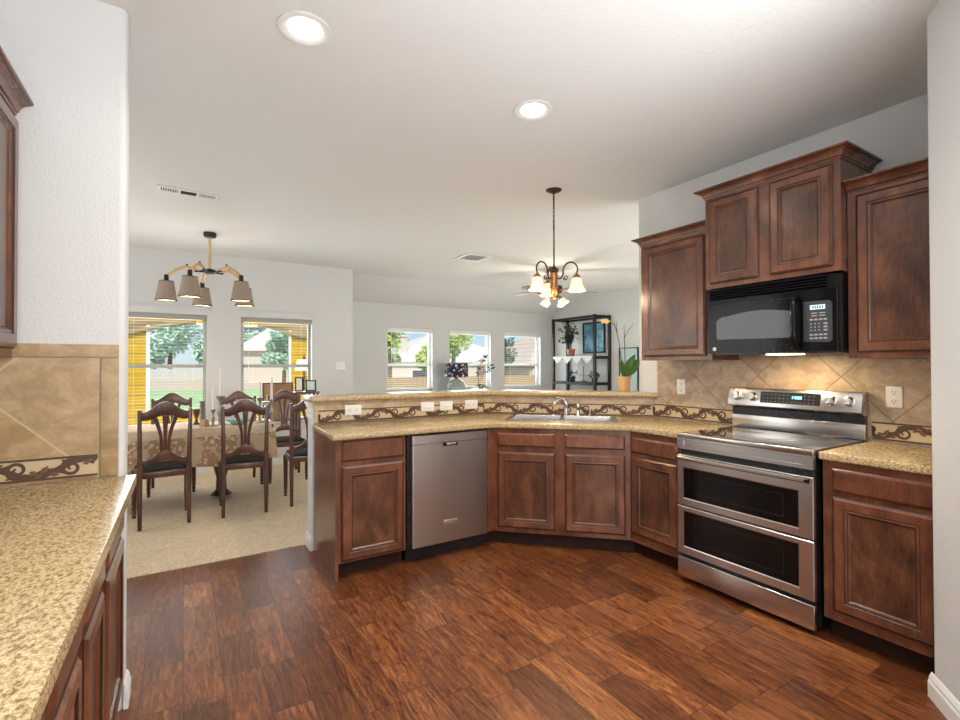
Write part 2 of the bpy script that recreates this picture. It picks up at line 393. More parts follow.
def tag(o, label, cat, group=None):
    o['label'] = label; o['category'] = cat
    if group: o['group'] = group
    return o
def thing(name, label, cat, loc=(0, 0, 0), rz=0, group=None):
    o = bpy.data.objects.new(name, None); COL.objects.link(o); o.empty_display_size = .1
    o.location = loc; o.rotation_euler = (0, 0, rz)
    return tag(o, label, cat, group)
def struct(mb, name, mat, **kw):
    o = mb.build(name, mat, **kw); o['kind'] = 'structure'; return o
def copy_tree(o, parent=None):
    c = o.copy(); COL.objects.link(c)
    if parent: c.parent = parent
    for ch in list(o.children): copy_tree(ch, c)
    return c
def text_mesh(name, s, size, mat, parent, loc, rot, ext=.0004):
    cu = bpy.data.curves.new(name, 'FONT'); cu.body = s; cu.size = size; cu.extrude = ext; cu.align_x = 'CENTER'; cu.align_y = 'CENTER'
    tmp = bpy.data.objects.new(name, cu); COL.objects.link(tmp); bpy.context.view_layer.update()
    me = bpy.data.meshes.new_from_object(tmp.evaluated_get(bpy.context.evaluated_depsgraph_get()))
    bpy.data.objects.remove(tmp); bpy.data.curves.remove(cu)
    me.materials.clear(); me.materials.append(MATS[mat]); o = bpy.data.objects.new(name, me); COL.objects.link(o)
    o.parent = parent; o.location = loc; o.rotation_euler = rot
    return o
def poly_with_hole(mb, outer, hole, z0, z1):
    b2 = bmesh.new()
    def loop(pts):
        vs = [b2.verts.new((x, y, 0)) for x, y in pts]
        return [b2.edges.new((vs[i], vs[(i+1) % len(vs)])) for i in range(len(vs))]
    e = loop(outer)+loop(hole); r = bmesh.ops.triangle_fill(b2, use_beauty=True, use_dissolve=False, edges=e)
    for f in [g for g in r['geom'] if isinstance(g, bmesh.types.BMFace)]:
        P = [v.co.copy() for v in f.verts]
        mb.face([(p.x, p.y, z1) for p in P]); mb.face([(p.x, p.y, z0) for p in P[::-1]])
    for pts in (outer, hole):
        for i in range(len(pts)):
            a, c = pts[i], pts[(i+1) % len(pts)]; mb.face([(*a, z0), (*c, z0), (*c, z1), (*a, z1)])
    b2.free(); return mb

# ================================================================== SHELL
CEIL = 2.746; XW = 3.28
struct(MB().prism([(-.9, -2.6), (4.2, -2.6), (4.2, 2.2), (3.42, 2.75), (2.31, 3.75), (-.9, 3.75)], -.15, 0), 'floor', 'plank_floor')
struct(MB().prism([(-2.1, 3.75), (2.31, 3.75), (3.42, 2.75), (4.2, 2.2), (4.2, 1.5), (7.2, 1.5), (7.2, 8.45), (2.0, 8.45), (2.0, 7.1), (-2.1, 7.1)], -.15, .006), 'floor_carpet', 'carpet')
# flat ceiling, sloping down to the far living-room wall
mb = MB(); mb.prism([(-2.1, -2.6), (7.2, -2.6), (7.2, 7.24), (2.098, 7.24), (2.098, 7.1), (-2.1, 7.1)], CEIL, CEIL+.12)
mb.loft([[Vector((x, y, z)) for y, z in ((7.24, CEIL), (7.24, CEIL+.12), (8.45, 2.40+.12), (8.45, 2.40))] for x in (2.0, 7.2)], True, True, True)
struct(mb, 'ceiling', 'ceiling_paint')

def wall_openings(mb, x0, x1, z0, z1, y0, y1, opens):
    xs = x0
    for (a, b, c, d) in sorted(opens):
        mb.box(xs, a, y0, y1, z0, z1); mb.box(a, b, y0, y1, z0, c); mb.box(a, b, y0, y1, d, z1); xs = b
    mb.box(xs, x1, y0, y1, z0, z1); return mb
DW_ = [(-.654, .24, .59, 1.975), (.626, 1.519, .59, 1.975)]
LW_ = [(3.105, 4.02, .87, 2.035), (4.385, 5.345, .87, 2.035), (5.675, 6.64, .87, 2.035)]
struct(wall_openings(MB(), -2.1, 2.098, 0, CEIL, 6.95, 7.10, DW_), 'wall_dining', 'wall_paint')
struct(wall_openings(MB(), 1.95, 7.1, 0, 2.50, 8.25, 8.40, LW_), 'wall_living', 'wall_paint')
struct(MB().box(1.95, 2.098, 7.10, 8.25, 0, CEIL), 'wall_corner', 'wall_paint')
struct(MB().prism([(1.5, 0), (8.4, 0), (8.4, 2.42), (7.24, CEIL+.1), (1.5, CEIL+.1)], 6.98, 7.12, Matrix(((0, 0, 1, 0), (1, 0, 0, 0), (0, 1, 0, 0), (0, 0, 0, 1)))), 'wall_living_right', 'wall_paint')
struct(MB().box(3.42, 6.98, 1.36, 1.5, 0, CEIL), 'wall_living_near', 'wall_paint')
struct(MB().box(-2.1, -1.95, 2.46, 6.95, 0, CEIL), 'wall_dining_left', 'wall_paint')
def bull(mb, pts, z0, z1): return mb.prism(pts, z0, z1)
def rounded(x0, x1, y0, y1, r, corners, n=5):
    P = []
    for (cx, cy, a0, key) in ((x1, y1, 0, 'ne'), (x0, y1, 90, 'nw'), (x0, y0, 180, 'sw'), (x1, y0, 270, 'se')):
        if key in corners:
            ox = cx-r if 'e' in key else cx+r; oy = cy-r if 'n' in key else cy+r
            for k in range(n+1):
                a = math.radians(a0+90*k/n); P.append((ox+r*math.cos(a), oy+r*math.sin(a)))
        else: P.append((cx, cy))
    return P
struct(MB().prism(rounded(XW, 3.42, -2.6, 2.763, .025, ('nw', 'ne')), 0, CEIL), 'wall_right', 'wall_paint', smooth=True, angle=60)
struct(MB().prism(rounded(-2.1, -.197, 2.333, 2.46, .025, ('se', 'ne')), 0, CEIL), 'wall_stub', 'wall_paint', smooth=True, angle=60)
struct(MB().box(-.95, -.80, -2.6, 2.333, 0, CEIL), 'wall_left', 'wall_paint')
struct(MB().box(-.95, 3.42, -2.75, -2.6, 0, CEIL), 'wall_back', 'wall_paint')
# angled pantry wall at the right edge
struct(MB().prism([(2.575, .694), (2.565, .695), (2.555, .690), (1.78, .085), (1.78, -.2), (XW, -.2), (XW, .694)], 0, CEIL), 'wall_pantry', 'wall_paint')
# half wall carrying the raised bar
HW = [(.79, 3.60), (2.25, 3.60), (XW-.002, 2.612)]; HB = [(XW+.142, 2.672), (2.31, 3.745), (.79, 3.745)]
struct(MB().prism([(.79, 3.60), (2.25, 3.60), (XW-.002, 2.612), (XW-.002, 2.766), (3.30, 2.79), (2.31, 3.745), (.79, 3.745)], 0, 1.074), 'wall_half', 'wall_paint')
# trims
def base_profile(mb, a, b, h=.095, t=.016):
    a, b = Vector((*a, 0)), Vector((*b, 0)); d = (b-a).normalized(); n = Vector((d.y, -d.x, 0))
    pr = [(0, 0), (t, 0), (t, h*.62), (t*.75, h*.70), (t*.75, h*.80), (t*.35, h*.95), (t*.2, h), (0, h)]
    return mb.loft([[p+n*o+Vector((0, 0, z)) for o, z in pr] for p in (a, b)], True, True, True)
struct(base_profile(MB(), (2.575, .705), (1.78, .085), .098, .016), 'baseboard_pantry', 'white_trim')
struct(base_profile(base_profile(MB(), (-.197, 2.35), (-.197, 2.45)), (-.197, 2.333), (-.197, 2.351)), 'baseboard_stub', 'white_trim')
struct(base_profile(base_profile(MB(), (.79, 3.765), (.79, 3.60), .10), (2.31, 3.745), (.785, 3.745), .10), 'baseboard_half', 'white_trim')
struct(base_profile(MB(), (-1.95, 6.95), (2.098, 6.95)), 'baseboard_dining', 'white_trim')
struct(base_profile(MB(), (2.1, 8.25), (6.98, 8.25)), 'baseboard_living', 'white_trim')
mb = MB()
for o, z0, z1 in ((.012, .955, .975), (.006, .975, 1.03), (.014, 1.03, 1.05), (.022, 1.05, 1.0735)): mb.box(.79-o, .79, 3.60, 3.745+o, z0, z1)
struct(mb, 'trim_1', 'white_trim', bevel=.003)

# windows: frame > sash, pane, blind
def window(name, x0, x1, z0, z1, y0, y1, framem, zr, blind_to, sill=True, sd=.0125, header=None, stack=.06, fd=.05, slat_tilt=0.0):
    mb = MB(); yf = y1-.065; w = .038
    mb.box(x0, x0+w, yf, yf+fd, z0, z1); mb.box(x1-w, x1, yf, yf+fd, z0, z1); mb.box(x0+w, x1-w, yf, yf+fd, z0, z0+w); mb.box(x0+w, x1-w, yf, yf+fd, z1-w, z1)
    mb.box(x0+w, x1-w, yf-.012, yf+fd, zr-.022, zr+.022)
    fr = mb.build(name, framem, bevel=.003); fr['kind'] = 'structure'
    MB().box(x0+w, x1-w, yf+.022, yf+.026, z0+w, zr-.022).box(x0+w, x1-w, yf+.030, yf+.034, zr+.022, z1-w).build('pane', 'pane_glass', fr)
    if sill: MB().box(x0-.03, x1+.03, y0-.03, y0+.0, z0-.022, z0).box(x0, x1, y0, yf, z0-.012, z0+.0).build('sill', 'white_trim', fr, bevel=.004)
    # horizontal slat blind
    mb = MB(); yb = y0+.035; z = z1-stack-.03
    while z > blind_to:
        M = Matrix.Translation((0, yb, z)) @ Matrix.Rotation(slat_tilt, 4, 'X'); mb.box(x0+.015, x1-.015, -sd, sd, -.0007, .0007, M); z -= .038
    for q in (.16, .84): mb.box(x0+(x1-x0)*q-.001, x0+(x1-x0)*q+.001, yb-.024, yb-.022, blind_to, z1-stack)
    mb.box(x0+.015, x1-.015, yb-.022, yb+.022, blind_to-.03, blind_to-.008)
    mb.build('blind_slats', 'blind_white', fr)
    MB().box(x0+.008, x1-.008, y0+.005, y0+.06, z1-stack, z1-.002).build('blind_headrail', header or 'blind_white', fr, bevel=.004)
    MB().tube([(x0+.09, y0-.004, z1-stack), (x0+.09, y0-.006, z1-.62)], .003, 5).lathe([(.001, 0), (.007, .012), (.005, .05), (.001, .055)], (x0+.09, y0-.006, z1-.68), 8).build('blind_cord', 'blind_white', fr)
    return fr
for i, (x0, x1, z0, z1) in enumerate(DW_):
    fr = window('window_%d' % (i+1), x0, x1, z0, z1, 6.95, 7.10, 'window_frame_grey', 1.337, .64, header='window_frame_grey', stack=.062, sd=.006)
    MB().box(x0-.035, x1+.035, 6.95-.012, 6.95, 1.979, 2.06).box(x0-.05, x1+.05, 6.95-.03, 6.95, 2.06, 2.072).build('head_casing', 'wall_paint', fr)
for i, (x0, x1, z0, z1) in enumerate(LW_):
    window('window_%d' % (i+3), x0, x1, z0, z1, 8.25, 8.40, 'white_trim', 1.352, .92, stack=.085, slat_tilt=.06)

# ================================================================== KITCHEN CABINETRY
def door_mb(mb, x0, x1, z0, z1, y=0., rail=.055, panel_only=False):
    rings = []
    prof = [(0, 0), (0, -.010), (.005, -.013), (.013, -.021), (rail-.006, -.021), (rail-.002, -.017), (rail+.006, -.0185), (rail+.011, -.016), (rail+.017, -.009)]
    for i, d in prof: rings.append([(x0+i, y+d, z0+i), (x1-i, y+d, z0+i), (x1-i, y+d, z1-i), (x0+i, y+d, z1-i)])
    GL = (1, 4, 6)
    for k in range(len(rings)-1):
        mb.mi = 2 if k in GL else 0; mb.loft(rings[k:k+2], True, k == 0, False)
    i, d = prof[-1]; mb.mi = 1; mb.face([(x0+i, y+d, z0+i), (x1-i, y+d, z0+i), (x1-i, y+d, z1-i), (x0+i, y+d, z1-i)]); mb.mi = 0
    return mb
def drawer_mb(mb, x0, x1, z0, z1, y=0.):
    prof = [(0, 0), (0, -.009), (.004, -.012), (.013, -.021), (.016, -.021)]
    return mb.loft([[(x0+i, y+d, z0+i), (x1-i, y+d, z0+i), (x1-i, y+d, z1-i), (x0+i, y+d, z1-i)] for i, d in prof], True, True, True)
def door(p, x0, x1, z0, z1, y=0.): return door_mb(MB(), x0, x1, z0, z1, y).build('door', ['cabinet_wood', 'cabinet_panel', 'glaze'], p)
def drawer(p, x0, x1, z0, z1, y=0.): return drawer_mb(MB(), x0, x1, z0, z1, y).build('drawer_front', 'cabinet_wood', p)
def base_cab(label, loc, rz, w, depth=.58, doors=(), drawers=(), kick=(None, None), poly=None, group='base cabinets', ztop=.874, left_end=False):
    t = thing('base_cabinet', label, 'cabinet', (loc[0], loc[1], 0), rz, group)
    mb = MB()
    if poly: mb.prism(poly, .105, ztop)
    else:
        mb.box(0, w, 0, depth, .105, ztop)
        if left_end: mb.box(0, .018, 0, depth, 0, .105)
    mb.build('body', 'cabinet_wood', t)
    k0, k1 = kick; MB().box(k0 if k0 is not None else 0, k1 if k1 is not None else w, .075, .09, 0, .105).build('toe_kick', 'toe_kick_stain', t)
    for d in doors: door(t, *d)
    for d in drawers: drawer(t, *d)
    return t
FY = 3.01
base_cab('dark wood base cabinet at the free left end of the peninsula, beside the dishwasher', (.80, FY), 0, .465, .585,
         [(.035, .448, .118, .708)], [(.035, .448, .735, .868)], (.018, .465), left_end=True)
# filler between dishwasher and angled sink base, angled sink base, corner unit
P1 = Vector((1.97, FY)); P2 = Vector((2.68, 2.33)); DD = (P2-P1).normalized(); RZ = math.atan2(DD.y, DD.x); LEN = (P2-P1).length
def to_local(pts, o, rz):
    c, s = math.cos(-rz), math.sin(-rz); return [((x-o[0])*c-(y-o[1])*s, (x-o[0])*s+(y-o[1])*c) for x, y in pts]
t = thing('sink_base_cabinet', 'angled dark wood sink base with two doors below two false drawers, under the steel sink', 'cabinet', (P1.x, P1.y, 0), RZ, 'base cabinets')
wp = [(1.917, FY), (1.97, FY), (2.68, 2.33)]
mb = MB(); loc_ = to_local([(1.97, FY), (2.68, 2.33), (2.70, 2.345), (1.985, 3.032)], P1, RZ); mb.prism(loc_, .105, .874)
mb.prism(to_local([(1.917, FY), (1.97, FY), (1.985, 3.032), (1.985, 3.58), (1.917, 3.58)], P1, RZ), .105, .874); mb.build('body', 'cabinet_wood', t)
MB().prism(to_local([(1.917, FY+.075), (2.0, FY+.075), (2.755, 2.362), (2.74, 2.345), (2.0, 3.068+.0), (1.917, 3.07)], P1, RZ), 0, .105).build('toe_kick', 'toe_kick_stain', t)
for x0, x1 in ((.033, .456), (.527, .946)):
    door(t, x0, x1, .140, .698); drawer(t, x0, x1, .738, .838)
base_cab('dark wood corner base cabinet between the sink base and the stove', (2.68, 2.326), -PI/2, .398, .585,
         [(.012, .385, .165, .702)], [(.012, .385, .727, .838)], (-.075, .398))
base_cab('dark wood base cabinet to the right of the stove, against the white wall', (2.68, 1.133), -PI/2, .420, .585,
         [(.043, .420, .155, .702)], [(.043, .420, .726, .838)])
# left run: fronts face +X
LX = -.214
for (y0, y1, where) in ((.15, 1.10, 'nearest the camera'), (1.10, 1.44, 'second from the near end'), (1.44, 1.81, 'third from the near end'), (1.81, 2.325, 'at the far end by the wall corner')):
    w = y1-y0
    base_cab('dark wood base cabinet under the left worktop, ' + where, (LX, y0), PI/2, w, .58, [(.035, w-.035, .12, .690)], [(.035, w-.035, .715, .862)], group='left base cabinets')

# worktops
def solid(name, poly, z0, z1, label, cat, mat='laminate', bevel=.008):
    o = MB().prism(poly, z0, z1).build(name, mat, bevel=bevel, seg=3); return tag(o, label, cat)
CT0, CT1 = .8755, .914
SC = P1+DD*.484; NN = Vector((-DD.y, DD.x))
def sinkpt(a, b): q = P1+DD*a+NN*b; return (q.x, q.y)
outer = [(.775, 2.979), (1.957, 2.979), (2.650, 2.312), (2.650, 1.916), (XW-.014, 1.916), (XW-.014, 2.606), (2.244, 3.587), (.79, 3.587)]
hole = [sinkpt(.095, .150), sinkpt(.885, .150), sinkpt(.885, .545), sinkpt(.095, .545)]
mb = poly_with_hole(MB(), outer, hole, CT0, CT1); o = mb.build('countertop', 'laminate', bevel=.006, seg=2)
tag(o, 'speckled tan laminate worktop running along the peninsula and around the sink', 'countertop')
solid('countertop', [(2.648, 1.140), (XW-.014, 1.140), (XW-.014, .712), (2.648, .712)], CT0, CT1, 'short speckled tan worktop to the right of the stove', 'countertop')
solid('countertop', [(-.795, .10), (-.158, .10), (-.158, 2.318), (-.795, 2.318)], CT0, CT1, 'long speckled tan worktop in the left foreground', 'countertop', bevel=.003)
n45 = Vector((.685, .7286))
bo = -.045; bi = .225
bar = [(.765, 3.60+bo), (2.25+bo*.41, 3.60+bo), (XW-.013, 2.545), (XW-.013, 2.769), (3.40, 2.80), (3.40, 2.83), (2.25+bi*.41, 3.60+bi), (.765, 3.60+bi)]
solid('bar_top', bar, 1.0755, 1.114, 'raised speckled tan bar ledge above the peninsula worktop', 'bar top', bevel=.010)

# ---------------- backsplashes with mosaic scroll border
def scroll(mb, L, zc, H, y, p=.30, th=.0018):
    n = int(L/(p/2))+2; lay = [0]
    for k in range(-1, n):
        s0 = k*p/2+.02; sg = 1 if (k % 2) == 0 else -1
        def put(pts, ws):
            q = [(a, w) for a, w in zip(pts, ws) if 0 <= a[0] <= L]
            lay[0] = (lay[0]+1) % 9
            if len(q) > 2: mb.ribbon([a for a, w in q], [w for a, w in q], y, th*(1+.07*lay[0]))
        # vine sweeping from one edge to the other, running into a spiral
        mb.mi = 1
        put([(s0+p*.60*u, zc-sg*H*.40*math.cos(PI*u)) for u in [i/16 for i in range(17)]], [.009+.012*math.sin(PI*i/16) for i in range(17)])
        cx, cz = s0+p*.40, zc-sg*H*.03; sp = []
        for i in range(30):
            a = i/29*3.1*PI; r = H*.40*(1-i/29*.82); sp.append((cx+r*math.cos(PI*.25+a), cz+sg*r*math.sin(PI*.25+a)))
        put(sp, [.0145*(1-i/56) for i in range(30)])
        put([(s0+p*(.02+.34*u), zc-sg*H*(.30-.22*math.sin(PI*u))) for u in [i/10 for i in range(11)]], [.005+.011*math.sin(PI*i/10) for i in range(11)])
        put([(s0+p*(.30+.30*u), zc+sg*H*(.34-.10*math.sin(PI*u))) for u in [i/10 for i in range(11)]], [.004+.010*math.sin(PI*i/10) for i in range(11)])
        mb.mi = 2
        for (lx, lz, an, ln) in ((.15, -.02, 55, .034), (.24, -.27, -12, .030), (.55, .16, 30, .030), (.09, -.32, 20, .024)):
            a = math.radians(an*sg); c0 = Vector((s0+p*lx, zc+sg*H*lz)); d = Vector((math.cos(a), math.sin(a))); nn = Vector((-d.y, d.x))
            if not .02 < c0.x < L-.02: continue
            P = [c0-d*ln*.5, c0-d*ln*.1-nn*ln*.30, c0+d*ln*.5, c0-d*ln*.1+nn*ln*.30]
            mb.prism([(v.x, v.y) for v in P], 0, 1, Matrix(((1, 0, 0, 0), (0, 0, -th*1.8, y), (0, 1, 0, 0), (0, 0, 0, 1))))
    mb.mi = 1
    for z in (zc-H/2+.0045, zc+H/2-.0045): mb.ribbon([(0, z), (L, z)], .008, y, th*1.72)
    mb.mi = 0
def backsplash(label, loc, rz, poly_xz, mat, borders, zb0=.922, zb1=1.018, thick=.010):
    t = thing('tile_backsplash', label, 'backsplash', (loc[0], loc[1], 0), rz)
    MB().plate(poly_xz, -thick, 0).build('tile_field', mat, t)
    for (x0, x1) in borders:
        mb = MB(); mb.box(x0, x1, -thick-.0022, -thick-.0002, zb0, zb1); b = mb.build('border_strip', 'border_cream', t)
        mb = MB(); scroll(mb, x1-x0, (zb0+zb1)/2, zb1-zb0, -thick-.0023)
        mb.build('mosaic_scroll', ['border_cream', 'mosaic_brown', 'mosaic_rust'], b, loc=(x0, 0, 0))
    return t
backsplash('low tan stone backsplash with scroll border along the straight peninsula', (.80, 3.6-.001), 0, [(0, .915), (1.449, .915), (1.449, 1.0745), (0, 1.0745)], 'tile_plain', [(.03, 1.449)], .921, 1.012)
A_ = Vector((2.25, 3.60)); B_ = Vector((XW-.012, 2.612)); LA = (B_-A_).length; RA = math.atan2(B_.y-A_.y, B_.x-A_.x)
backsplash('low tan stone backsplash with scroll border behind the angled sink', (2.25-.001, 3.60-.001), RA, [(0, .915), (LA-.004, .915), (LA-.004, 1.0745), (0, 1.0745)], 'tile_plain', [(.0, LA-.004)], .921, 1.014)
# right wall: local x runs towards the camera
y0r = 2.600
tile_mat('tile_right', y0r-2.236, 1.268, .337, ((.34, .25, .165), (.45, .345, .245), (.56, .45, .34)))
backsplash('tan diagonal stone tile wall behind the stove with a scroll border', (XW-.001, y0r), -PI/2,
           [(0, .915), (.680, .915), (.680, .90), (1.465, .90), (1.465, .915), (1.888, .915), (1.888, 1.369), (1.49, 1.369), (1.49, 1.40), (.72, 1.40), (.72, 1.369), (.035, 1.369), (.035, 1.074), (0, 1.074)], 'tile_right', [(.0, .68), (1.465, 1.888)], .924, 1.022)
# stub wall: framed field
x0l = -.795
tile_mat('tile_left', -.62-x0l, 1.258, .345, ((.33, .205, .085), (.43, .285, .13), (.53, .38, .205)), s2=.52, grout=(.58, .44, .27))
t = backsplash('tan diagonal stone tile panel with framed edge on the short left wall', (x0l, 2.333-.001), 0, [(0, .915), (.520, .915), (.520, 1.369), (0, 1.369)], 'tile_left', [(0, .516)], .924, 1.006)
tile_mat('tile_edge', -.02, 1.06, .31, ((.32, .20, .085), (.41, .27, .125), (.50, .36, .19)), diag=False, grout=(.36, .24, .12))
MB().box(.523, .578, -.010, 0, .915, 1.369).box(0, .578, -.010, 0, 1.372, 1.421).build('edge_tiles', 'tile_edge', t, bevel=.002)

# ---------------- upper cabinets
def crown(p, w, depth, z0, h=.058, out=.052, left=True, right=True):
    prof = [(0, 0), (.005, 0), (.007, .008), (.005, .011), (.012, .013), (.014, .020), (.019, .031), (.030, .040), (out-.010, h-.014), (out-.010, h-.011), (out-.002, h-.010), (out, h-.008), (out, h), (0, h)]
    rings = []
    for o, z in prof:
        l = -o if left else 0; r = w+o if right else w
        rings.append([(l, depth, z0+z), (l, -o, z0+z), (r, -o, z0+z), (r, depth, z0+z)])
    mb = MB()
    for k in range(len(rings)-1): mb.mi = 1 if k in (2, 8) else 0; mb.loft(rings[k:k+2], False)
    mb.mi = 0
    if not left: mb.face([(0, -o, z0+z) for o, z in prof])
    if not right: mb.face([(w, -o, z0+z) for o, z in prof])
    top = rings[-2]; mb.face([(top[0][0], depth, z0+h), (top[1][0], top[1][1], z0+h), (top[2][0], top[2][1], z0+h), (top[3][0], depth, z0+h)])
    return mb.build('crown_moulding', ['cabinet_wood', 'glaze'], p)
def upper(label, loc, rz, w, depth, z0, z1, doors, cr=(True, True), y=0.):
    t = thing('wall_cabinet', label, 'cabinet', (loc[0], loc[1], z0), rz, 'wall cabinets')
    mb = MB().box(0, w, 0, depth, 0, z1-z0); mb.build('body', 'cabinet_wood', t)
    for (a, b, c, d) in doors: door(t, a, b, c-z0, d-z0)
    crown(t, w, depth, z1-z0-.004, left=cr[0], right=cr[1]); return t
upper('single-door dark wood wall cabinet left of the microwave', (2.958, 2.460), -PI/2, .572, .310, 1.372, 2.238, [(.028, .535, 1.400, 2.212)], (True, False))
upper('taller two-door dark wood wall cabinet above the microwave', (2.890, 1.885), -PI/2, .757, .378, 1.828, 2.415, [(.030, .340, 1.856, 2.392), (.405, .722, 1.856, 2.392)])
upper('single-door dark wood wall cabinet right of the microwave, cut off by the white wall', (2.958, 1.125), -PI/2, .422, .310, 1.372, 2.238, [(.040, .395, 1.404, 2.212)], (False, False))
upper('dark wood wall cabinet at the left edge of the picture', (-.522, 1.42), PI/2, .909, .274, 1.370, 2.240, [(.03, .44, 1.400, 2.212), (.455, .880, 1.400, 2.212)], (True, False))

# ================================================================== APPLIANCES
# dishwasher
t = thing('dishwasher', 'stainless steel dishwasher built into the peninsula', 'dishwasher', (1.280, 3.0, 0), 0)
MB().box(.004, .630, .03, .58, .10, .868).build('tub', 'black_plastic', t)
mb = MB(); mb.prism(rounded(.024, .626, -.012, .03, .012, ('sw', 'se')), .108, .800); mb.prism(rounded(.024, .626, -.012, .03, .012, ('sw', 'se')), .8035, .860)
dr = mb.build('door', 'steel_v', t, smooth=True)
mb = MB(); mb.box(.255, .372, -.0165, -.0118, .776, .800); mb.build('handle_recess', 'black_plastic', dr)
MB().prism([(.285, -.018), (.365, -.018), (.365, -.012), (.285, -.012)], .780, .799).build('handle', 'chrome', dr, bevel=.002)
MB().box(.262, .372, -.0145, -.012, .232, .262).build('badge', 'badge', t, bevel=.0015)
text_mesh('badge_lettering', 'KitchenAid', .019, 'lettering', t, (.317, -.0152, .247), (PI/2, 0, 0))
MB().box(.004, .630, .06, .075, .005, .10).build('toe_panel', 'black_plastic', t)

# double-oven range
SY0, SW = 1.912, .762
t = thing('stove', 'stainless steel double-oven electric stove against the tiled right wall', 'stove', (2.62, SY0, 0), -PI/2)
mb = MB(); mb.box(.004, SW-.004, .030, .63, .03, .893)
for a in (.05, SW-.05):
    for b in (.10, .58): mb.lathe([(.018, 0), (.018, .008), (.010, .010), (.010, .032)], (a, b, 0), 10)
mb.build('body', 'black_plastic', t)
MB().box(0, SW, .0, .03, .892, .918).box(0, SW, .012, .03, .82, .892).build('cooktop_trim', 'steel_h', t, bevel=.003)
ck = MB().box(.006, SW-.006, .030, .615, .893, .9165).build('cooktop', 'black_glass', t)
for (a, b, r) in ((.19, .16, .10), (.57, .16, .115), (.19, .45, .09), (.57, .45, .08)):
    MB().tube([(a+r*math.cos(2*PI*k/40), b+.03+r*math.sin(2*PI*k/40), .9167) for k in range(40)], .0008, 4, True).build('burner_ring', 'grey_panel', ck)
# apron panel with inset
mb = MB(); rings = [[(i, d, .822+j), (SW-i, d, .822+j), (SW-i, d, .888-k), (i, d, .888-k)] for i, d, j, k in ((0, .012, 0, 0), (0, .002, 0, 0), (.045, .002, .018, .010), (.048, .006, .020, .012))]
mb.loft(rings, True, False, True); mb.build('apron_panel', 'steel_h', t)
def oven_door(z0, z1, gx0, gx1, gz0, gz1, handle):
    d = 0.
    mb = MB(); fr = [[(i, y, z0+i2), (SW-i, y, z0+i2), (SW-i, y, z1-i2), (i, y, z1-i2)] for i, y, i2 in ((0, .028, 0), (0, .004, 0), (.004, 0, .004))]
    fr.append([(gx0-.006, 0, gz0-.006), (gx1+.006, 0, gz0-.006), (gx1+.006, 0, gz1+.006), (gx0-.006, 0, gz1+.006)])
    fr.append([(gx0, .0025, gz0), (gx1, .0025, gz0), (gx1, .0025, gz1), (gx0, .0025, gz1)])
    mb.loft(fr, True, True, False); o = mb.build('oven_door', 'steel_h', t)
    MB().box(gx0, gx1, .0022, .008, gz0, gz1).build('oven_window', 'oven_glass', o)
    m2 = MB(); a, b, c, e = gx0+.07, gx1-.07, gz0+.035, gz1-.03
    for (p, q, r_, s_) in ((a, b, c, c+.003), (a, b, e-.003, e), (a, a+.003, c, e), (b-.003, b, c, e)): m2.box(p, q, .0016, .0023, r_, s_)
    m2.build('window_outline', 'black_plastic', o)
    if not handle: return o
    hz = handle
    h = MB(); h.loft([[(x, y, z) for y, z in ((0, hz-.014), (-.024, hz-.012), (-.030, hz-.004), (-.030, hz+.006), (-.022, hz+.012), (0, hz+.012))] for x in (.012, .030)], True, True, True)
    h.loft([[(x, y, z) for y, z in ((0, hz-.014), (-.024, hz-.012), (-.030, hz-.004), (-.030, hz+.006), (-.022, hz+.012), (0, hz+.012))] for x in (SW-.030, SW-.012)], True, True, True)
    h.loft([[(x, y, z) for y, z in ((-.010, hz-.010), (-.024, hz-.012), (-.030, hz-.004), (-.030, hz+.006), (-.022, hz+.012), (-.010, hz+.010))] for x in (.012, SW-.012)], True, True, True)
    h.build('handle', 'steel_h', o); return o
oven_door(.478, .785, .045, SW-.07, .523, .706, .768)
o2 = oven_door(.178, .470, .045, SW-.07, .228, .440, None)
text_mesh('lettering', 'SAMSUNG', .020, 'lettering', t, (.385, -.0006, .200), (PI/2, 0, 0))
mb = MB(); mb.box(0, SW, .0, .03, .038, .158); mb.build('storage_drawer', 'steel_h', t, bevel=.004)
# backguard: steel riser, dark gap, tilted control box with knobs
bk = MB().box(.0, SW, .598, .64, .918, 1.004).build('backguard', 'steel_h', t, bevel=.003)
MB().box(.004, SW-.004, .602, .64, 1.004, 1.062).build('backguard_gap', 'black_plastic', bk)
mb = MB(); mb.loft([[(x, y, z) for y, z in ((.545, 1.070), (.570, 1.184), (.640, 1.186), (.640, 1.055), (.600, 1.050))] for x in (0, SW)], True, True, True)
cb = mb.build('control_panel', 'steel_h', t, bevel=.003)
TL = math.atan2(.025, .114)
Mc = Matrix.Translation((0, .545, 1.070)) @ Matrix.Rotation(-TL, 4, 'X')     # local z up the sloped face
def onface(x0, x1, z0, z1, d0, d1, name, mat, par=cb):
    return MB().box(x0, x1, -d1, -d0, z0, z1, Mc).build(name, mat, par)
onface(.215, .560, .026, .098, -.001, .0015, 'display_glass', 'black_glass')
mb = MB()
for i, (dx, w) in enumerate(((0, .006), (.014, .011), (.028, .011), (.042, .011))): mb.box(.405+dx, .405+dx+w, -.0026, -.0016, .060, .076, Mc)
mb.build('clock_digits', 'blue_display', cb)
mb = MB()
for i in range(13):
    for j in range(3):
        if 7 <= i <= 9 and j > 0: continue
        mb.box(.232+i*.024, .232+i*.024+.008, -.0022, -.0014, .036+j*.022, .036+j*.022+.0018, Mc)
mb.build('keypad_marks', 'button_grey', cb)
Rk = Mc @ Matrix.Rotation(PI/2, 4, 'X')
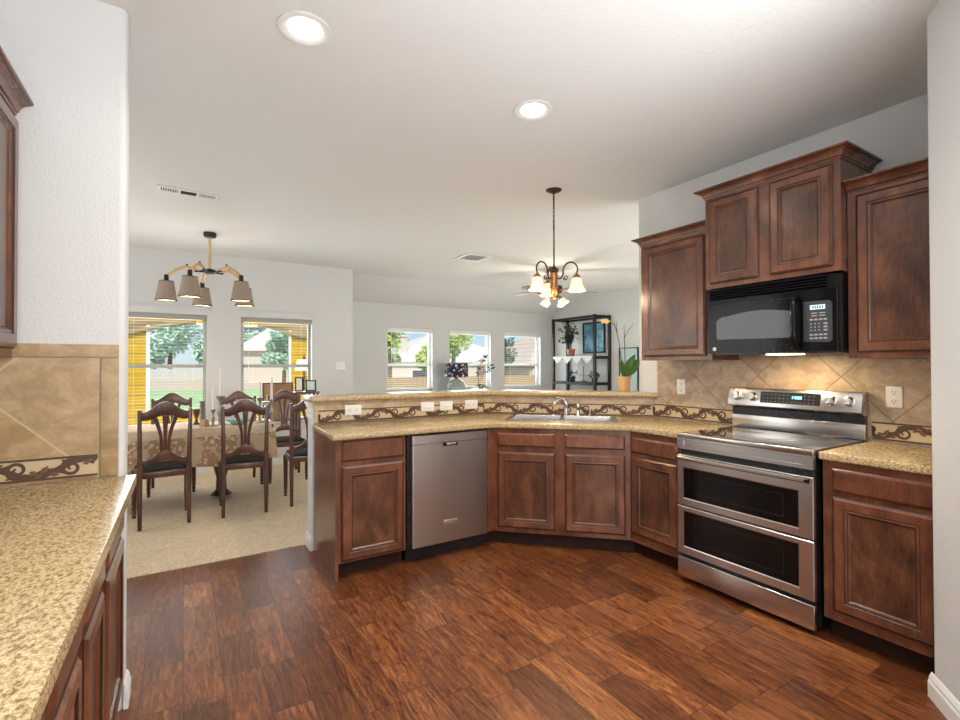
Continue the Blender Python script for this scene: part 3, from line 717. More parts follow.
for kx in (.066, .168, .613, .702):
    Mk = Mc @ Matrix.Translation((kx, 0, .060)) @ Matrix.Rotation(PI/2, 4, 'X')
    k = MB().lathe([(.030, 0), (.030, .004), (.024, .006), (.022, .024), (.019, .028), (.001, .028)], M=Mk, seg=22).build('knob', 'chrome', cb, smooth=True)
    MB().box(-.005, .005, -.019, .019, .028, .036, Mk).build('knob_grip', 'chrome', k, bevel=.001)

# over-the-range microwave
MX, MY, MW_, MZ0, MZ1 = 2.875, 1.868, .730, 1.408, 1.818
t = thing('microwave', 'black over-the-range microwave under the two-door wall cabinet', 'microwave', (MX, MY, MZ0), -PI/2)
H = MZ1-MZ0
MB().box(0, MW_, .022, .390, 0, H).box(.02, MW_-.02, .06, .37, -.006, 0).build('body', 'black_plastic', t)
dm = MB().prism(rounded(.0, .552, .0, .022, .008, ('sw',)), .004, H-.075).build('door', 'black_gloss', t, smooth=True)
# slightly arched window
pts = [(.072, .090), (.490, .082), (.498, .090), (.498, .226), (.490, .234)] + [(.490-.418*u, .234-.006*u+.020*math.sin(PI*min(1, u*1.15))) for u in [q_/14 for q_ in range(1, 14)]] + [(.072, .212), (.065, .204), (.065, .098)]
MB().plate(pts, -.0022, -.0004).build('door_window', 'screen_mesh', dm)
mb = MB(); mb.tube([(.025, -.0006, .300), (.20, -.0006, .303), (.53, -.0006, .303)], .0012, 4); mb.build('door_line', 'grey_panel', dm)
cp = MB().prism(rounded(.554, MW_, .0, .022, .008, ('se',)), .004, H-.075).build('control_column', 'black_gloss', t, smooth=True)
pp = [(.566, .055), (.690, .050), (.704, .062), (.704, .255), (.690, .270), (.566, .272)]
kp = MB().plate(pp, -.003, -.0004).build('keypad_panel', 'grey_panel', cp)
MB().box(.600, .672, -.0042, -.0031, .226, .250).build('lcd', 'lcd', kp)
mb = MB()
for i in range(5): mb.box(.612+i*.011, .618+i*.011, -.0048, -.0043, .231, .245)
mb.build('lcd_digits', 'grey_panel', kp)
mb = MB()
for r, z in enumerate((.204, .190)):
    for c_ in range(2): mb.box(.606+c_*.038, .634+c_*.038, -.0042, -.0031, z, z+.005)
for c_ in range(4): mb.box(.598+c_*.022, .614+c_*.022, -.0042, -.0031, .168, .176)
for r in range(3):
    for c_ in range(3): mb.box(.602+c_*.019, .608+c_*.019, -.0042, -.0031, .112+r*.017, .118+r*.017)
    mb.box(.664, .682, -.0042, -.0031, .111+r*.017, .119+r*.017)
for r in range(2):
    for c_ in range(4): mb.box(.598+c_*.022, .614+c_*.022, -.0042, -.0031, .068+r*.019, .076+r*.019)
mb.build('buttons', 'button_grey', kp)
mb = MB(); mb.tube([(.536, -.002, .300), (.536, -.030, .292), (.536, -.042, .262), (.537, -.046, .19), (.537, -.046, .12), (.537, -.042, .065), (.537, -.030, .035), (.537, -.002, .028)], [.014, .015, .016, .017, .017, .016, .015, .014], 12)
mb.build('handle', 'black_gloss', dm, smooth=True)
mb = MB(); mb.box(0, MW_, .0, .022, H-.075, H-.070); mb.box(0, .02, 0, .022, H-.070, H); mb.box(MW_-.05, MW_, 0, .022, H-.070, H); mb.box(0, MW_, 0, .022, H-.006, H)
for i in range(4):
    M = Matrix.Translation((0, .010, H-.062+i*.0155)) @ Matrix.Rotation(math.radians(-28), 4, 'X'); mb.box(.02, MW_-.05, -.012, .012, -.003, .003, M)
mb.build('vent_grille', 'black_gloss', t)
lg = MB().lathe([(.0125, 0), (.0125, .0012), (.011, .0016), (.001, .0016)], M=Matrix.Translation((.050, -.0004, .030)) @ Matrix.Rotation(PI/2, 4, 'X'), seg=20).build('logo_disc', 'badge', dm)
text_mesh('logo_lettering', 'GE', .013, 'lettering', lg, (.050, -.0024, .030), (PI/2, 0, 0))
MB().box(.34, .50, .05, .16, -.012, -.006).build('task_light', 'task_lens', t)
mg = Matrix.Translation((MX+.11, MY-.42, MZ0-.016))
lamp('microwave_task_lamp', 'AREA', (MX+.11, MY-.42, MZ0-.016), (0, 0, 0), 2.6, (1, .72, .38), .14, .10)

# ================================================================== SINK AND FITTINGS
t = thing('kitchen_sink', 'stainless steel double-bowl sink set in the angled worktop', 'sink', (P1.x, P1.y, CT1), RZ)
mb = MB()
poly_with_hole(mb, [(.063, .120), (.917, .120), (.917, .597), (.063, .597)], [(.105, .158), (.875, .158), (.875, .535), (.105, .535)], .0002, .006)
mb.box(.475, .515, .158, .535, -.03, .0055)
mb.build('rim', 'steel_sink', t, bevel=.003)
for (a, b) in ((.105, .475), (.515, .875)):
    mb = MB(); r = [[(a+i, .158+i, z), (b-i, .158+i, z), (b-i, .535-i, z), (a+i, .535-i, z)] for i, z in ((0, .003), (.004, -.03), (.012, -.16), (.04, -.185))]
    mb.loft(r, True, False, True); cxy = ((a+b)/2, .345); bowl = mb.build('bowl', 'steel_sink', t, smooth=True, angle=25)
    MB().lathe([(.042, -.1845), (.042, -.182), (.03, -.181), (.001, -.183)], (cxy[0], cxy[1], 0), 18).build('drain', 'chrome', bowl)
def sp(a, b, z): q = P1+DD*a+NN*b; return (q.x, q.y, z)
zt = CT1+.006
t = thing('kitchen_faucet', 'chrome single-lever kitchen tap behind the sink', 'faucet', sp(.515, .568, zt), RZ)
MB().lathe([(.026, 0), (.026, .008), (.021, .012), (.019, .07), (.020, .10), (.016, .115), (.001, .12)], seg=18).build('body', 'chrome', t, smooth=True)
MB().tube([(0, -.004, .060), (-.010, -.04, .094), (-.03, -.085, .122), (-.055, -.135, .132), (-.075, -.175, .120), (-.085, -.195, .100)], [.013, .0125, .012, .012, .0125, .013], 12).build('spout', 'chrome', t, smooth=True)
MB().tube([(0, 0, .113), (-.02, .002, .130), (-.055, .01, .142), (-.085, .015, .144)], [.011, .009, .007, .006], 10).build('lever', 'chrome', t, smooth=True)
t = thing('sprayer', 'chrome side sprayer standing right of the tap', 'sprayer', sp(.615, .572, zt), RZ)
MB().lathe([(.021, 0), (.021, .006), (.016, .012), (.013, .04)], seg=16).build('holder', 'chrome', t, smooth=True)
MB().lathe([(.012, .038), (.014, .06), (.016, .085), (.012, .098), (.001, .10)], seg=16).build('head', 'chrome', t, smooth=True)
t = thing('soap_dispenser', 'short steel soap dispenser at the right back of the sink', 'soap dispenser', sp(.712, .572, zt), RZ)
MB().lathe([(.020, 0), (.020, .008), (.014, .014), (.014, .045)], seg=16).build('base', 'steel_sink', t, smooth=True)
MB().lathe([(.016, .045), (.016, .055), (.001, .057)], seg=14).tube([(0, 0, .05), (-.01, -.03, .056), (-.014, -.045, .050)], .005, 8).build('pump', 'chrome', t, smooth=True)

# ---------------- outlets and switches
def outlet(name, label, loc, rz, kind):
    t = thing(name, label, 'outlet' if kind != 's' else 'switch', loc, rz, 'wall plates')
    w = .125 if kind in 'hd' else (.128 if kind == 's' else .072); h = .076 if kind in 'hd' else .115
    if kind == 'd': w = .118
    MB().plate([(x, z) for x, z in rounded(-w/2, w/2, -h/2, h/2, .006, ('ne', 'nw', 'se', 'sw'), 3)], -.005, 0).build('cover_plate', 'white_plastic', t, bevel=.0015)
    mb = MB()
    if kind == 'v':
        for z in (-.024, .024):
            for x in (-.008, .008): mb.box(x-.0012, x+.0012, -.0062, -.0052, z-.002, z+.008)
            mb.box(-.003, .003, -.0062, -.0052, z-.012, z-.007); mb.build('socket', 'dark_slot', t); mb = MB()
    elif kind == 'h':
        for x in (-.024, .024):
            for z in (-.008, .008): mb.box(x-.002, x+.008, -.0062, -.0052, z-.0012, z+.0012)
            mb.box(x-.012, x-.007, -.0062, -.0052, -.003, .003); mb.build('socket', 'dark_slot', t); mb = MB()
    elif kind == 'd':
        mb.box(-.028, .028, -.0075, -.005, -.014, .014); mb.build('rocker', 'white_plastic', t, bevel=.001)
    else:
        for x in (-.026, .026): MB().box(x-.012, x+.012, -.0085, -.005, -.026, .026).build('rocker', 'white_plastic', t, bevel=.001)
    return t
yo = 3.6-.0115-.0035
outlet('wall_outlet', 'white horizontal outlet nearest the left end of the peninsula backsplash', (1.085, yo, 1.004), 0, 'h')
outlet('wall_switch_plate', 'white plate left of a close pair on the peninsula backsplash', (1.699, yo, 1.000), 0, 'd')
outlet('wall_switch_plate', 'white plate right of a close pair on the peninsula backsplash', (1.874, yo, 1.000), 0, 'd')
outlet('wall_outlet', 'white horizontal outlet nearest the sink on the peninsula backsplash', (2.118, yo, 1.000), 0, 'h')
outlet('wall_outlet', 'white upright outlet left of the stove on the stone tile', (XW-.0115, 2.343, 1.170), -PI/2, 'v')
outlet('wall_outlet', 'white upright outlet right of the stove on the stone tile', (XW-.0115, 1.037, 1.163), -PI/2, 'v')
outlet('light_switch', 'white double switch on the dining wall right of the windows', (1.918, 6.9485, 1.34), 0, 's')

# ================================================================== CEILING FITTINGS
def can_light(label, x, y, vis=True):
    t = thing('recessed_light', label, 'ceiling light', (x, y, CEIL), 0, 'recessed ceiling lights')
    MB().lathe([(.106, -.001), (.108, -.006), (.100, -.010), (.086, -.008), (.074, -.003), (.068, -.001)], seg=40, cap0=False, cap1=False).build('trim_ring', 'white_trim', t, smooth=True)
    MB().lathe([(.001, -.0025), (.066, -.0025), (.068, -.001)], seg=32, cap0=False, cap1=False).build('lens', 'lamp_lens', t)
    return t
can_light('round recessed light above the left foreground, nearest the camera', .424, 2.077)
can_light('round recessed light at the ceiling middle, left of the wall cabinets', 1.631, 2.086)
for x, y, e in ((.424, 2.077, 24), (1.631, 2.086, 60)):
    lamp('recessed_lamp', 'SPOT', (x, y, CEIL-.02), (0, 0, 0), e, (1, .93, .83), .06, spot_size=math.radians(150), spot_blend=.8)
for x, y, e in ((.424, .2, 26), (1.631, .2, 60), (1.0, -1.5, 42)):
    lamp('unseen_spot_behind', 'SPOT', (x, y, CEIL-.02), (0, 0, 0), e, (1, .94, .85), .06, spot_size=math.radians(150), spot_blend=.8)  # unseen spots without fittings, added to brighten the kitchen

# long three-section vent
t = thing('ceiling_vent', 'long white three-section air vent on the dining ceiling', 'vent', (.025, 4.548, CEIL), math.radians(4))
mb = MB()
poly = [(-.215, -.075), (.215, -.075), (.215, .075), (-.215, .075)]
for (a, b) in ((-.215, -.19), (-.072, -.055), (.055, .072), (.19, .215)): mb.box(a, b, -.055, .055, -.008, -.0005)
mb.box(-.215, .215, -.075, -.045, -.008, -.0005).box(-.215, .215, .045, .075, -.008, -.0005); mb.build('frame', 'white_trim', t, bevel=.002)
MB().box(-.19, .19, -.045, .045, -.0015, -.0005).build('opening', 'dark_slot', t)
mb = MB()
for s in (-1, 1):
    for i in range(7):
        M = Matrix.Translation((s*(.081+i*.0165), 0, -.004)) @ Matrix.Rotation(s*.25, 4, 'Y'); mb.box(-.0035, .0035, -.045, .045, -.0006, .0006, M)
mb.build('slats', 'white_trim', t)
mb = MB()
for i in range(5):
    M = Matrix.Translation((0, -.034+i*.017, -.005)) @ Matrix.Rotation(.6, 4, 'X'); mb.box(-.055, .055, -.005, .005, -.0008, .0008, M)
mb.build('center_slats', 'pewter', t)
t = thing('ceiling_vent', 'square white air vent between the two hanging lamps', 'vent', (3.20, 5.36, CEIL), 0)
mb = MB()
for (a, b, c_, d) in ((-.19, .19, -.19, -.13), (-.19, .19, .13, .19), (-.19, -.13, -.13, .13), (.13, .19, -.13, .13)): mb.box(a, b, c_, d, -.008, -.0005)
mb.build('frame', 'white_trim', t, bevel=.003)
MB().box(-.13, .13, -.13, .13, -.0015, -.0005).build('opening', 'dark_slot', t)
mb = MB()
for i in range(6):
    M = Matrix.Translation((0, -.11+i*.044, -.006)) @ Matrix.Rotation(.7, 4, 'X'); mb.box(-.13, .13, -.014, .014, -.0012, .0012, M)
mb.build('slats', 'white_trim', t)

# dining chandelier: wooden arms, five linen shades
DC = Vector((.225, 5.815))
t = thing('dining_chandelier', 'five-arm chandelier with wooden arms and grey linen shades over the dining table', 'chandelier', (DC.x, DC.y, CEIL), 0)
MB().lathe([(.062, 0), (.062, -.030), (.052, -.048), (.012, -.052)], seg=24, cap0=False).build('canopy', 'black_metal', t, smooth=True)
MB().lathe([(.013, -.05), (.013, -.39)], seg=12).build('rod', 'light_oak', t, smooth=True)
MB().lathe([(.02, -.38), (.055, -.392), (.06, -.402), (.06, -.422), (.045, -.432), (.001, -.435)], seg=18).build('hub', 'black_metal', t, smooth=True)
for ph in (58, 130, 202, 274, 346):
    a = math.radians(ph)-YAW; d = Vector((math.cos(a), math.sin(a), 0))
    def q(r, z): return d*r+Vector((0, 0, z))
    arm = MB().tube([q(.05, -.412), q(.13, -.412), q(.14, -.410)], .012, 8).build('arm_joint', 'black_metal', t)
    ar = MB().tube([q(.09, -.405), q(.20, -.375), q(.22, -.372), q(.30, -.41), q(.37, -.462), q(.385, -.485)], [.014, .015, .016, .015, .014, .012], 8).build('arm', 'light_oak', t, smooth=True)
    MB().lathe([(.008, -.32+.02), (.012, -.318), (.008, -.336)], (d.x*.21, d.y*.21, -.045), 8).build('bolt', 'black_metal', ar)
    c_ = q(.392, -.100)
    MB().lathe([(.010, -.365), (.021, -.372), (.022, -.435), (.012, -.44)], c_, 14).build('socket', 'black_metal', ar, smooth=True)
    sh = MB().lathe([(.066, -.437), (.067, -.437), (.098, -.632), (.097, -.632)], c_, 28, False, False).build('shade', 'linen_shade', t, smooth=True)
    MB().lathe([(.0665, -.434), (.070, -.437), (.068, -.440)], c_, 28, False, False).build('shade_top_rim', 'black_cushion', sh, smooth=True)
    MB().lathe([(.094, -.628), (.0995, -.628), (.0995, -.636), (.094, -.636)], c_, 28, False, False).build('shade_bottom_rim', 'black_cushion', sh, smooth=True)
    MB().lathe([(.001, -.545), (.028, -.53), (.034, -.50), (.025, -.465), (.012, -.44)], c_, 14).build('bulb', 'bulb', sh, smooth=True)
    lamp('dining_bulb', 'POINT', (DC.x+c_.x, DC.y+c_.y, CEIL-.66), (0, 0, 0), 4.0, (1, .82, .60), .03)

# kitchen chandelier: bronze column, three scroll arms with amber glass bells
KC = Vector((2.522, 2.960))
t = thing('kitchen_chandelier', 'three-arm bronze chandelier with amber glass bells on a chain', 'chandelier', (KC.x, KC.y, CEIL), 0)
MB().lathe([(.064, 0), (.062, -.006), (.045, -.016), (.014, -.024), (.008, -.034)], seg=26, cap0=False).build('canopy', 'bronze', t, smooth=True)
z = -.034; mb = MB(); k = 0
while z > -.50:
    pts = []
    for i in range(12):
        a = 2*PI*i/12; x, zz = .007*math.cos(a), .019*math.sin(a); pts.append((x, 0, z-.016+zz) if k % 2 else (0, x, z-.016+zz))
    mb.tube(pts, .0026, 6, True); z -= .029; k += 1
mb.tube([(.004, .003, -.03), (-.004, .004, -.2), (.004, -.003, -.36), (0, 0, -.52)], .0022, 5)
mb.build('chain', 'bronze', t, smooth=True)
MB().tube([(0, 0, -.505), (0, 0, -.62)], .006, 8).lathe([(.010, -.615), (.020, -.625), (.024, -.645), (.034, -.652), (.034, -.662), (.030, -.668)], seg=20).build('stem', 'bronze', t, smooth=True)
MB().lathe([(.030, -.668), (.031, -.675), (.031, -.775), (.034, -.780), (.034, -.795), (.024, -.800), (.026, -.835), (.014, -.860), (.010, -.872), (.013, -.882), (.001, -.893)], seg=24).build('column', 'bronze_light', t, smooth=True)
for ph in (-24, -144, 96):
    a = math.radians(ph)-YAW; d = Vector((math.cos(a), math.sin(a), 0)); R_ = .182
    def q(r, z): return d*r+Vector((0, 0, z))
    P = [q(.030, -.715), q(.052, -.716)]
    P += [q(.066-.014*math.cos(PI*u), -.715+.03*u) for u in (.5,)]
    P += [q(.075, -.68)] + [q(.132-.058*math.cos(PI*u), -.655+.062*math.sin(PI*u)) for u in [i/10 for i in range(11)]] + [q(R_, -.69)]
    ar = MB().tube(P, .0062, 8).build('arm', 'bronze', t, smooth=True)
    S = []
    for i in range(20):
        an = i/19*2.9*PI; r = .020*(1-i/26); S.append(q(.094+r*math.cos(PI-an), -.712+r*math.sin(PI-an)*-1))
    MB().tube(S, .0038, 6).build('scroll', 'bronze', ar, smooth=True)
    c_ = q(R_, 0)
    MB().lathe([(.008, -.680), (.012, -.690), (.030, -.712), (.033, -.722), (.026, -.722)], c_, 18).build('fitter', 'bronze_light', ar, smooth=True)
    sh = MB().lathe([(.029, -.716), (.036, -.735), (.044, -.765), (.052, -.790), (.064, -.815), (.070, -.822), (.068, -.824), (.060, -.812), (.049, -.788), (.041, -.764), (.033, -.735)], c_, 28, False, False).build('glass_bell', 'frosted_glass', t, smooth=True)
    MB().lathe([(.001, -.790), (.018, -.782), (.022, -.768), (.014, -.745), (.010, -.725)], c_, 14).build('bulb', 'bulb', sh, smooth=True)
    lamp('kitchen_bulb', 'POINT', (KC.x+c_.x, KC.y+c_.y, CEIL-.83), (0, 0, 0), 3.0, (1, .80, .52), .03)

# ceiling fan in the living room
FC = Vector((4.60, 5.40))
t = thing('ceiling_fan', 'wooden-bladed ceiling fan with a lit cluster in the living room', 'ceiling fan', (FC.x, FC.y, CEIL), 0)
MB().lathe([(.07, 0), (.065, -.03), (.02, -.06), (.014, -.065), (.014, -.23), (.05, -.24)], seg=20, cap0=False).build('downrod', 'bronze', t, smooth=True)
MB().lathe([(.05, -.235), (.12, -.255), (.13, -.31), (.10, -.355), (.06, -.37), (.05, -.43), (.001, -.44)], seg=24).build('motor', 'bronze', t, smooth=True)
for k in range(5):
    a = math.radians(6+72*k)-YAW; M = Matrix.Rotation(a, 4, 'Z') @ Matrix.Translation((0, 0, -.335)) @ Matrix.Rotation(math.radians(9), 4, 'X')
    b = MB().prism([(.20, -.045), (.30, -.062), (.60, -.072), (.645, -.05), (.66, 0), (.645, .05), (.60, .072), (.30, .062), (.20, .045)], -.004, .004, M).build('blade', 'fan_wood', t)
    MB().box(.10, .24, -.018, .018, -.008, -.0045, M).build('blade_iron', 'bronze', b)
for k in range(4):
    a = math.radians(45+90*k)-YAW; d = Vector((math.cos(a), math.sin(a), 0))
    ar = MB().tube([d*.03+Vector((0, 0, -.41)), d*.10+Vector((0, 0, -.41)), d*.14+Vector((0, 0, -.44))], .009, 8).build('light_arm', 'bronze', t, smooth=True)
    M = Matrix.Translation(d*.15+Vector((0, 0, -.445))) @ Matrix.Rotation(a, 4, 'Z') @ Matrix.Rotation(math.radians(-28), 4, 'Y')
    sh = MB().lathe([(.022, 0), (.03, -.02), (.045, -.05), (.065, -.08), (.062, -.08), (.042, -.05), (.026, -.02)], M=M, seg=18, cap0=False, cap1=False).build('glass_bell', 'frosted_glass', ar, smooth=True)
    MB().lathe([(.001, -.06), (.025, -.05), (.028, -.03), (.012, -.005)], M=M, seg=12).build('bulb', 'bulb', ar, smooth=True)
lamp('fan_bulbs', 'POINT', (FC.x, FC.y, CEIL-.60), (0, 0, 0), 16, (1, .86, .66), .08)

# ================================================================== DINING ROOM
def make_chair():
    t = thing('dining_chair', '', 'chair', group='dining chairs')
    W = .172; D = .40                           # half spacing of posts; rear legs at y=0, front at y=D
    def post(s):
        P = [(s*W, -.03, 0), (s*W, -.005, .25), (s*W, 0, .44), (s*W*1.01, -.006, .60), (s*W*1.03, -.04, .975)]
        return MB().loft([[Vector(p)+Vector((a*r, b*r*1.1, 0)) for a, b in ((-1, -1), (1, -1), (1, 1), (-1, 1))] for p, r in zip(P, (.014, .017, .019, .017, .014))], True, True, True)
    for s in (-1, 1): post(s).build('rear_leg', 'chair_wood', t, bevel=.003)
    for s in (-1, 1):
        c = (s*(W+.025), D-.01, 0)
        MB().lathe([(.014, 0), (.017, .012), (.012, .022), (.020, .045), (.014, .062), (.022, .085), (.016, .098), (.019, .11), (.021, .30), (.024, .42)], c, 14).build('front_leg', 'chair_wood', t, smooth=True)
    mb = MB(); mb.box(-W+.017, W-.017, -.016, .012, .408, .458); mb.box(-W-.03, W+.03, D-.03, D-.005, .40, .452)
    for s in (-1, 1): mb.loft([[Vector((s*x+dx, y, z)) for dx, z in ((-.011, .402), (.011, .402), (.011, .455), (-.011, .455))] for x, y in ((W, .018), (W+.022, D-.03))], True, True, True)
    mb.build('seat_frame', 'chair_wood', t, bevel=.003)
    rings = [[(-(W-.03)*k-a*.03*k, .02+(1-k)*.02, z) for a in (1,)] for k, z in ()]
    mb = MB(); ins = ((0, .452), (0, .458), (.012, .470), (.05, .480))
    rings = [[(-W+.018+i, .022+i, z), (W-.018-i, .022+i, z), (W+.02-i, D-.008-i, z), (-W-.02+i, D-.008-i, z)] for i, z in ins]
    mb.loft(rings, True, True, True).build('seat', 'black_cushion', t, smooth=True, angle=60)
    # arched crest rail
    Y = lambda z: -.006-(z-.6)*.09
    n = 20; top = []; bot = []
    for i in range(n+1):
        u = -1+2*i/n; x = u*(W+.004); au = abs(u)
        tz = .955+.082*(.5+.5*math.cos(PI*min(1, au*1.12)))-.010*(au > .93)
        bz = .895+.030*math.cos(PI*min(1, au/.55)*.5) if au < .55 else .895-.010*math.sin(PI*(au-.55)/.45)
        top.append((x, tz)); bot.append((x, bz))
    mb = MB(); R_ = [[Vector((x0, Y(z0)-.011, z0)), Vector((x0, Y(z0)+.011, z0)), Vector((x1, Y(z1)+.011, z1)), Vector((x1, Y(z1)-.011, z1))] for (x0, z0), (x1, z1) in zip(bot, top)]
    mb.loft(R_, True, True, True).build('crest_rail', 'chair_wood', t, bevel=.002)
    # lower rail, swelling to the middle
    top, bot = [], []
    for i in range(n+1):
        u = -1+2*i/n; x = u*(W-.012); au = abs(u)
        top.append((x, .560+(.070*(.5+.5*math.cos(PI*min(1, au*1.25)))))); bot.append((x, .500+.045*math.cos(PI*au*.5)))
    R_ = [[Vector((x0, Y(z0)-.010, z0)), Vector((x0, Y(z0)+.010, z0)), Vector((x1, Y(z1)+.010, z1)), Vector((x1, Y(z1)-.010, z1))] for (x0, z0), (x1, z1) in zip(bot, top)]
    MB().loft(R_, True, True, True).build('lower_rail', 'chair_wood', t, bevel=.002)
    # pierced splat: three flaring bars
    for k in (-1, 0, 1):
        P = []; wd = []
        for i in range(13):
            u = i/12; z = .615+.31*u; P.append(Vector((k*(.026+.048*max(0, u-.25)**1.6*1.75), 0, z))); wd.append(.010+.006*abs(u-.4)+(.010*u*u if k == 0 else .004*u))
        rings = [[Vector((p.x+a*w, Y(p.z)+b*.007, p.z)) for a, b in ((-1, -1), (1, -1), (1, 1), (-1, 1))] for p, w in zip(P, wd)]
        MB().loft(rings, True, True, True).build('splat_bar', 'chair_wood', t, bevel=.0015)
    return t
chair0 = make_chair()
# (x, y of the middle between the rear legs, rotation, label); rz=0 faces +Y (towards the table from the near side)
CH = [(-.135, 4.805, .10, 'carved dining chair on the near side of the table, furthest left'),
      (.470, 4.800, -.08, 'carved dining chair on the near side of the table, second from left'),
      (1.045, 4.835, -.10, 'carved dining chair on the near side, partly hidden by the peninsula wall'),
      (-.115, 6.320, PI+.02, 'carved dining chair across the table, in front of the left window'),
      (.545, 6.290, PI+.02, 'carved dining chair across the table, in front of the wall between windows'),
      (1.045, 6.270, PI-.04, 'carved dining chair across the table, in front of the right window')]
for i, (x, y, r, lab) in enumerate(CH):
    o = chair0 if i == 0 else copy_tree(chair0)
    o.location = (x, y, .006); o.rotation_euler = (0, 0, r); o['label'] = lab
# table and cloth
TX0, TX1, TY0, TY1, TZ = -1.05, .80, 5.275, 5.84, .745
t = thing('dining_table', 'long dining table hidden under a floral cloth', 'table', ((TX0+TX1)/2, (TY0+TY1)/2, .006), 0)
w, d = (TX1-TX0)/2-.02, (TY1-TY0)/2-.02
MB().box(-w, w, -d, d, TZ-.04, TZ-.008).build('tabletop', 'chair_wood', t, bevel=.004)
for sx in (-.45, .45):
    pd = MB().lathe([(.10, .03), (.05, .08), (.045, .2), (.075, .32), (.05, .45), (.06, .68), (.12, TZ-.042)], (sx, 0, 0), 18).build('pedestal', 'chair_wood', t, smooth=True)
    for k in (-1, 1): MB().tube([(sx, 0, .09), (sx, k*.16, .06), (sx, k*.24, .014)], [.03, .026, .014], 8).build('foot', 'chair_wood', pd, smooth=True)
mb = MB(); N = 60; loops = []
def rr(i, n, off):
    # rounded rectangle outline, param by index
    x0, x1, y0, y1, r = TX0-off, TX1+off, TY0-off, TY1+off, .10+off
    P = rounded(x0, x1, y0, y1, r, ('ne', 'nw', 'se', 'sw'), 6); return P
def dens(P, m=3):
    Q = []
    for a, b in zip(P, P[1:]+P[:1]):
        L = math.dist(a, b); k = max(1, int(L/.05))
        for j in range(k): Q.append((a[0]+(b[0]-a[0])*j/k, a[1]+(b[1]-a[1])*j/k))
    return Q
base = dens(rr(0, 0, 0)); cx, cy = (TX0+TX1)/2, (TY0+TY1)/2
rings = []
for lvl, (off, z) in enumerate(((-.02, TZ+.006), (.0, TZ+.004), (.006, TZ-.006), (.012, TZ-.10), (.020, TZ-.22), (.026, TZ-.34))):
    ring = []; s = 0
    for i, (x, y) in enumerate(base):
        s += .05; dirv = Vector((x-min(max(x, TX0+.1), TX1-.1), y-min(max(y, TY0+.1), TY1-.1)))
        dirv = dirv.normalized() if dirv.length > 1e-6 else Vector((0, 0))
        wv = math.sin(s*9.)*.010*max(0, lvl-1)/2; zz = z-(abs(math.sin(s*3.3))*.035 if lvl == 5 else 0)
        ring.append(Vector((x+dirv.x*(off+wv), y+dirv.y*(off+wv), zz)))
    rings.append(ring)
mb.loft(rings, True, True, False)
cl = mb.build('tablecloth', 'tablecloth_print', smooth=True, angle=70); tag(cl, 'tan floral tablecloth draped over the dining table', 'tablecloth')
TT = TZ+.0065
def stick(label, x, y, h, r, candle=None, mat='pewter', style=0, name='candlestick'):
    t = thing(name, label, 'candlestick', (x, y, TT), 0, 'candlesticks on the dining table')
    if style == 0: prof = [(r*1.6, 0), (r*1.6, .008), (r*.7, .02), (r*.5, h*.25), (r*.8, h*.35), (r*1.0, h*.48), (r*.5, h*.62), (r*.45, h*.8), (r*1.1, h*.93), (r*1.2, h), (.001, h)]
    elif style == 1: prof = [(r*1.2, 0), (r*1.2, .01), (r*.9, .015), (r*.9, h-.02), (r*1.15, h-.012), (r*1.15, h), (.001, h)]
    else: prof = [(r*1.5, 0), (r*1.4, .01), (r*.5, .03), (r*.45, h*.4), (r*.8, h*.5), (r*1.3, h*.75), (r*1.6, h), (r*1.3, h), (.001, h*.8)]
    MB().lathe(prof, seg=16).build('holder', mat, t, smooth=True)
    if candle: MB().lathe([(.011, h), (.010, h+candle), (.004, h+candle+.004), (.001, h+candle+.016)], seg=10).build('candle', 'candle_wax', t, smooth=True)
    return t
stick('tall turned pewter candlestick with the tallest white candle', .310, 5.450, .285, .036, .27)
stick('squat dark goblet-shaped candlestick left of the pewter ones', .105, 5.60, .155, .024, None, 'chair_wood', 2)
stick('plain grey pillar candlestick without a candle', .152, 5.46, .245, .024, None, 'pewter', 1)
stick('small pewter candlestick with a thin white candle', .240, 5.36, .16, .018, .20, 'pewter', 0)
stick('slim pewter candlestick with candle at the right end of the table', .665, 5.40, .26, .026, .16)
stick('silver stepped candlestick near the table right end', .735, 5.52, .21, .034, .0, 'chrome', 0)
stick('clear-stemmed candlestick with a tall thick candle, furthest right on the table', .775, 5.40, .24, .020, .22, 'pewter', 0)
o = MB().lathe([(.042, 0), (.030, .07), (.001, .07)], seg=4).build('votive_block', 'frame_wood', loc=(.170, 5.335, TT)); tag(o, 'small brown wooden pyramid block among the candlesticks', 'ornament')
# small frames and cloths on the table
def frame_on(name, label, cat, loc, rz, w, h, fm, pm, lean=-.15, bw=.015, th=.014):
    t = thing(name, label, cat, loc, rz); M = Matrix.Rotation(lean, 4, 'X'); mb = MB()
    for a in ((-w/2, w/2, 0, bw), (-w/2, w/2, h-bw, h), (-w/2, -w/2+bw, bw, h-bw), (w/2-bw, w/2, bw, h-bw)): mb.box(a[0], a[1], -th, 0, a[2], a[3], M)
    mb.build('frame', fm, t, bevel=.002); MB().box(-w/2+bw, w/2-bw, -th*.6, -th*.3, bw, h-bw, M).build('picture', pm, t); return t
frame_on('photo_frame', 'small framed turquoise photo on the dining table behind a chair', 'photo frame', (.555, 5.60, TT), .15, .19, .235, 'pewter', 'photo_paper')
frame_on('framed_board', 'square tan wooden framed board leaning in the right dining window behind the far chair', 'framed board', (1.075, 6.945, .5915), .0, .38, .52, 'chair_wood', 'frame_wood', lean=-.0, bw=.014)
t = thing('plant_stand', 'narrow dark stand holding photo frames under the right dining window', 'stand', (1.36, 6.62, .006), 0)
MB().box(-.16, .16, -.13, .13, .965, .992).build('top', 'chair_wood', t, bevel=.004)
for x in (-.13, .13):
    for y in (-.10, .10): MB().box(x-.015, x+.015, y-.015, y+.015, 0, .965).build('leg', 'chair_wood', t)
